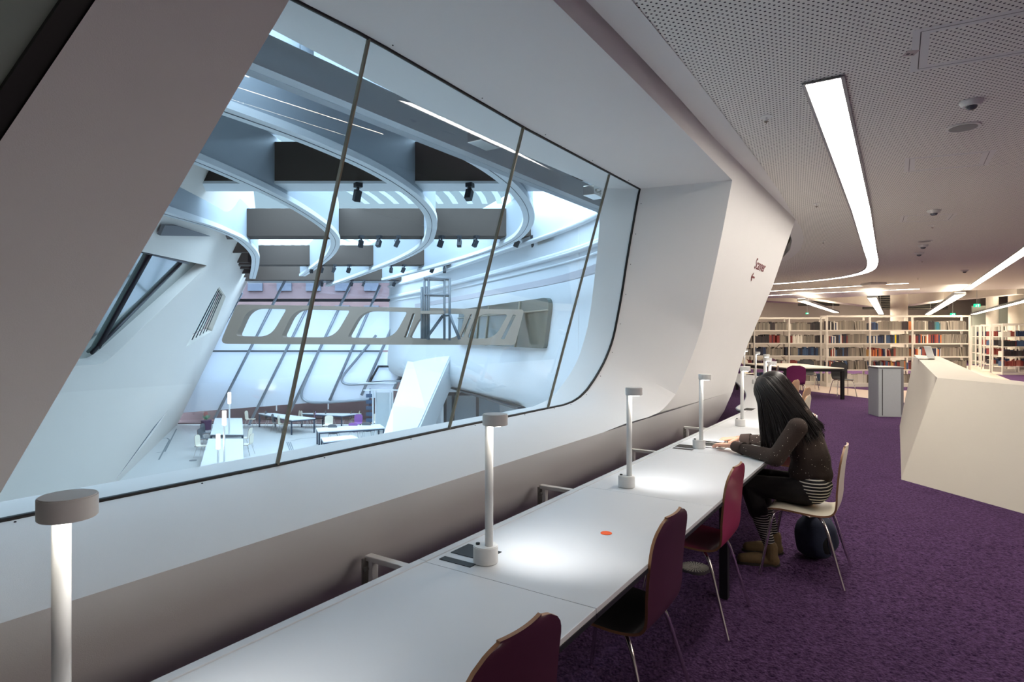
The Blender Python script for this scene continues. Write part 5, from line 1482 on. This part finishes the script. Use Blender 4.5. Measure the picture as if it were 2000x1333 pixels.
# ---- furniture on the atrium floor
def atable(near_l, near_r, far_r, far_l, label, z=.74, lamps=(), legs=True):
    P_ = [az(*p, AZ+z) for p in (near_l, near_r, far_r, far_l)]
    for p in P_: p.y = min(p.y, FD-.8)
    c = sum(P_, Vector())/4; r = empty('reading_table', (c.x, c.y, AZ))
    b = bmesh.new(); slab(b, P_, .04); o = newobj('tabletop', b, ATR, r); inv(o, r)
    b = bmesh.new()
    for i in range(4):
        A_, B_ = P_[i].lerp(c, .04), P_[(i+1) % 4].lerp(c, .04); m_ = (A_+B_)/2; d = B_-A_; box(b, (m_.x, m_.y, AZ+z-.07), (d.length, .05, .06), rz=math.atan2(d.y, d.x))
    o = newobj('frame', b, mat('table_steel', (52, 66, 84), .4, metal=.3), r); inv(o, r)
    for p in P_:
        p = p.lerp(c, .04); b = bmesh.new(); box(b, (p.x, p.y, AZ+(z-.05)/2), (.06, .06, z-.05)); o = newobj('leg', b, MATS['table_steel'], r); inv(o, r)
    tag(r, label, 'table'); return P_
atable((390, 915), (476, 915), (475, 857), (407, 857), 'long white table at the bottom left of the atrium, nearest the window')
atable((411, 849), (475, 849), (473, 817), (420, 817), 'long white table behind the nearest one, left side of the atrium')
atable((570, 821), (616, 817), (553, 802), (516, 804), 'white table with dark legs in the middle of the atrium floor')
atable((668, 812), (706, 808), (660, 795), (618, 796), 'white table farther back, left of the leaning column')
atable((621, 844), (752, 836), (742, 829), (617, 836), 'wide white table in front of the leaning column')
atable((632, 864), (700, 856), (688, 850), (627, 855), 'white table cut off by the window sill, lowest in the atrium')
G3 = 'shell chairs at the atrium tables'
ach = []
def gz(px, py): return onz(px, py, AZ)
items = [('cream', 508, 829, 90), ('grey', 528, 836, 95), ('grey', 541, 843, 95), ('cream', 553, 846, 95), ('violet', 607, 837, -80), ('cream', 592, 829, -60),
         ('cream', 632, 820, 95), ('grey', 647, 824, 95), ('grey', 658, 829, 95), ('grey', 702, 822, -85), ('cream', 708, 827, -85),
         ('grey', 652, 866, 0), ('violet', 692, 862, 0), ('grey', 718, 861, 0), ('violet', 698, 845, 180), ('cream', 640, 848, 180), ('cream', 735, 843, 180),
         ('grey', 400, 878, 90), ('cream', 396, 893, 90), ('grey', 405, 866, 90), ('cream', 479, 876, -90), ('cream', 481, 890, -90), ('brick', 410, 838, 90)]
dsc = ['left of the middle table, farthest back', 'left of the middle table, second from the front', 'left of the middle table, near its front', 'left of the middle table, frontmost', 'right of the middle table', 'behind the right side of the middle table',
       'left of the far table, leftmost', 'left of the far table, middle', 'left of the far table, nearest its front leg', 'right end of the far table, behind', 'right end of the far table, in front',
       'in front of the wide table, leftmost', 'in front of the wide table, middle', 'in front of the wide table, rightmost', 'behind the wide table, middle', 'behind the wide table, left', 'behind the wide table, right',
       'left side of the nearest long table, middle', 'left side of the nearest long table, front', 'left side of the nearest long table, back', 'right side of the nearest long table, back', 'right side of the nearest long table, front', 'left side of the second long table']
for (k, px, py, rot), ds in zip(items, dsc):
    q = gz(px, py); col = {'cream': 'white', 'grey': 'grey', 'violet': 'violet', 'brick': 'reddish'}[k]
    chair(k, Vector((q.x, min(q.y, FD-1), AZ)), R(rot-180 if abs(rot) in (90, 95, 80, 85, 60) else rot), '%s shell chair, %s' % (col, ds), G3)
# lamp posts on the long tables, task lights
def post(px, ybot, ytop, z0, label, arm=0):
    q = onz(px, ybot, z0); zt = CAMH+(HY-ytop)/F*q.y; r = empty('light_post', q); b = bmesh.new(); cyl(b, (0, 0, 0), (0, 0, zt-z0), .035, n=8); newobj('pole', b, LAMPM, r)
    b = bmesh.new()
    if arm: box(b, (arm*.5, 0, zt-z0), (abs(arm), .12, .05)); 
    else: cyl(b, (0, 0, zt-z0-.45), (0, 0, zt-z0+.02), .06, n=10)
    newobj('light_head', b, emis('post_glow', (255, 252, 244), 3.0), r); tag(r, label, 'floor lamp')
post(426, 905, 850, AZ+.74, 'short glowing lamp post on the nearest long atrium table')
post(438, 903, 804, AZ+.74, 'tall lamp post on the nearest long atrium table')
post(448, 848, 768, AZ+.74, 'tallest lamp post on the second long atrium table')
post(641, 800, 752, AZ+.74, 'slim T-shaped light on the far atrium table', .9)
post(540, 803, 757, AZ+.74, 'slim T-shaped light on the middle atrium table', -.9)
# copier / display unit and shelf by the column
r = empty('display_case', gz(748, 850)); b = bmesh.new(); 
for x in (-.42, .42):
    for y in (-.3, .3): box(b, (x, y, 1.1), (.06, .06, 2.2))
box(b, (0, 0, 2.2), (1.9, .1, .05)); box(b, (-.3, 0, 2.55), (1.9, .1, .05)); newobj('frame', b, ATR, r)
b = bmesh.new(); box(b, (0, .3, 1.1), (.8, .02, 1.9)); newobj('glass_back', b, mat('case_glass', (196, 206, 210), .2), r)
tag(r, 'white framed display case beside the leaning column', 'display case')
r = empty('leaflet_rack', gz(722, 838)); b = bmesh.new()
for k in range(5): box(b, (0, 0, .45+k*.32), (.34, .22, .18))
cyl(b, (0, .08, 0), (0, .08, 2.1), .03, n=8); newobj('trays', b, mat('tray_blue', (70, 90, 116), .5), r); tag(r, 'dark blue leaflet rack left of the display case', 'rack')
r = empty('potted_plant', gz(403, 840)); b = bmesh.new(); cyl(b, (0, 0, 0), (0, 0, .5), .22, .26, n=14); newobj('pot', b, mat('plum_pot', (96, 66, 92), .6), r)
b = bmesh.new(); rq = random.Random(5)
for k in range(30):
    a = rq.uniform(0, 6.28); e_ = rq.uniform(.05, .25); quad(b, [(0, 0, .5), (math.cos(a-.2)*e_*.6, math.sin(a-.2)*e_*.6, .62), (math.cos(a)*e_, math.sin(a)*e_, .76), (math.cos(a+.2)*e_*.6, math.sin(a+.2)*e_*.6, .62)])
newobj('leaves', b, mat('leaf_green', (70, 150, 110), .6), r); tag(r, 'small green plant in a plum pot by the facade window', 'plant')
# socket discs and floor lines
for px, py, ll in ((392, 855, 'farthest'), (386, 873, 'middle'), (377, 900, 'nearest')):
    q = gz(px, py); b = bmesh.new(); cyl(b, (0, 0, 0), (0, 0, .012), .14, n=20); o = newobj('floor_socket', b, mat('socket_grey', (130, 132, 134), .4)); o.location = (q.x, q.y, AZ); tag(o, 'grey round floor socket left of the long table, %s of three' % ll, 'floor socket', 'floor sockets in the atrium')
b = bmesh.new()
def gl(pts, w=.03):
    P_ = [gz(*p)+Vector((0, 0, .004)) for p in pts]
    for A_, B_ in zip(P_, P_[1:]):
        t = (B_-A_).normalized(); s_ = Vector((t.y, -t.x, 0))*w; quad(b, [A_-s_, B_-s_, B_+s_, A_+s_])
gl([(345, 838), (322, 883)]); gl([(304, 858), (326, 856), (331, 860), (310, 899)]); gl([(306, 885), (322, 883)])
for x in (560, 563.5, 567): gl([(x, 864), (x+6, 880)], .022)
gl([(568, 862), (590, 857), (640, 854)], .02)
tag(newobj('trim_5', b, mat('floor_line_grey', (120, 128, 132), .5)), kind='structure')

# ================================================================== LIGHT
world = bpy.data.worlds.new('sky'); scene.world = world; world.use_nodes = True
nt = world.node_tree; bg = nt.nodes['Background']
tc = nt.nodes.new('ShaderNodeTexCoord'); sx = nt.nodes.new('ShaderNodeSeparateXYZ'); nt.links.new(tc.outputs['Generated'], sx.inputs[0])
cr = nt.nodes.new('ShaderNodeValToRGB'); cr.color_ramp.elements[0].position = 0.0; cr.color_ramp.elements[0].color = (.55, .62, .70, 1)
cr.color_ramp.elements[1].position = .85; cr.color_ramp.elements[1].color = (1.3, 1.5, 1.65, 1)
e = cr.color_ramp.elements.new(.25); e.color = (.36, .56, .70, 1)
nt.links.new(sx.outputs[2], cr.inputs[0]); nt.links.new(cr.outputs[0], bg.inputs[0]); bg.inputs[1].default_value = WS
sun = bpy.data.lights.new('overcast_sky_light', 'SUN'); sun.energy = SUN; sun.angle = R(150); sun.color = (.52, .76, 1.0)
so = bpy.data.objects.new('overcast_sky_light', sun); COL.objects.link(so); so.location = (-6, 15, 20); so.rotation_euler = (R(4), R(6), 0)
scene.view_settings.view_transform = 'Standard'; scene.view_settings.look = 'None'; scene.view_settings.gamma = 1
scene.view_settings.use_curve_mapping = False
scene.view_settings.exposure = EXPO
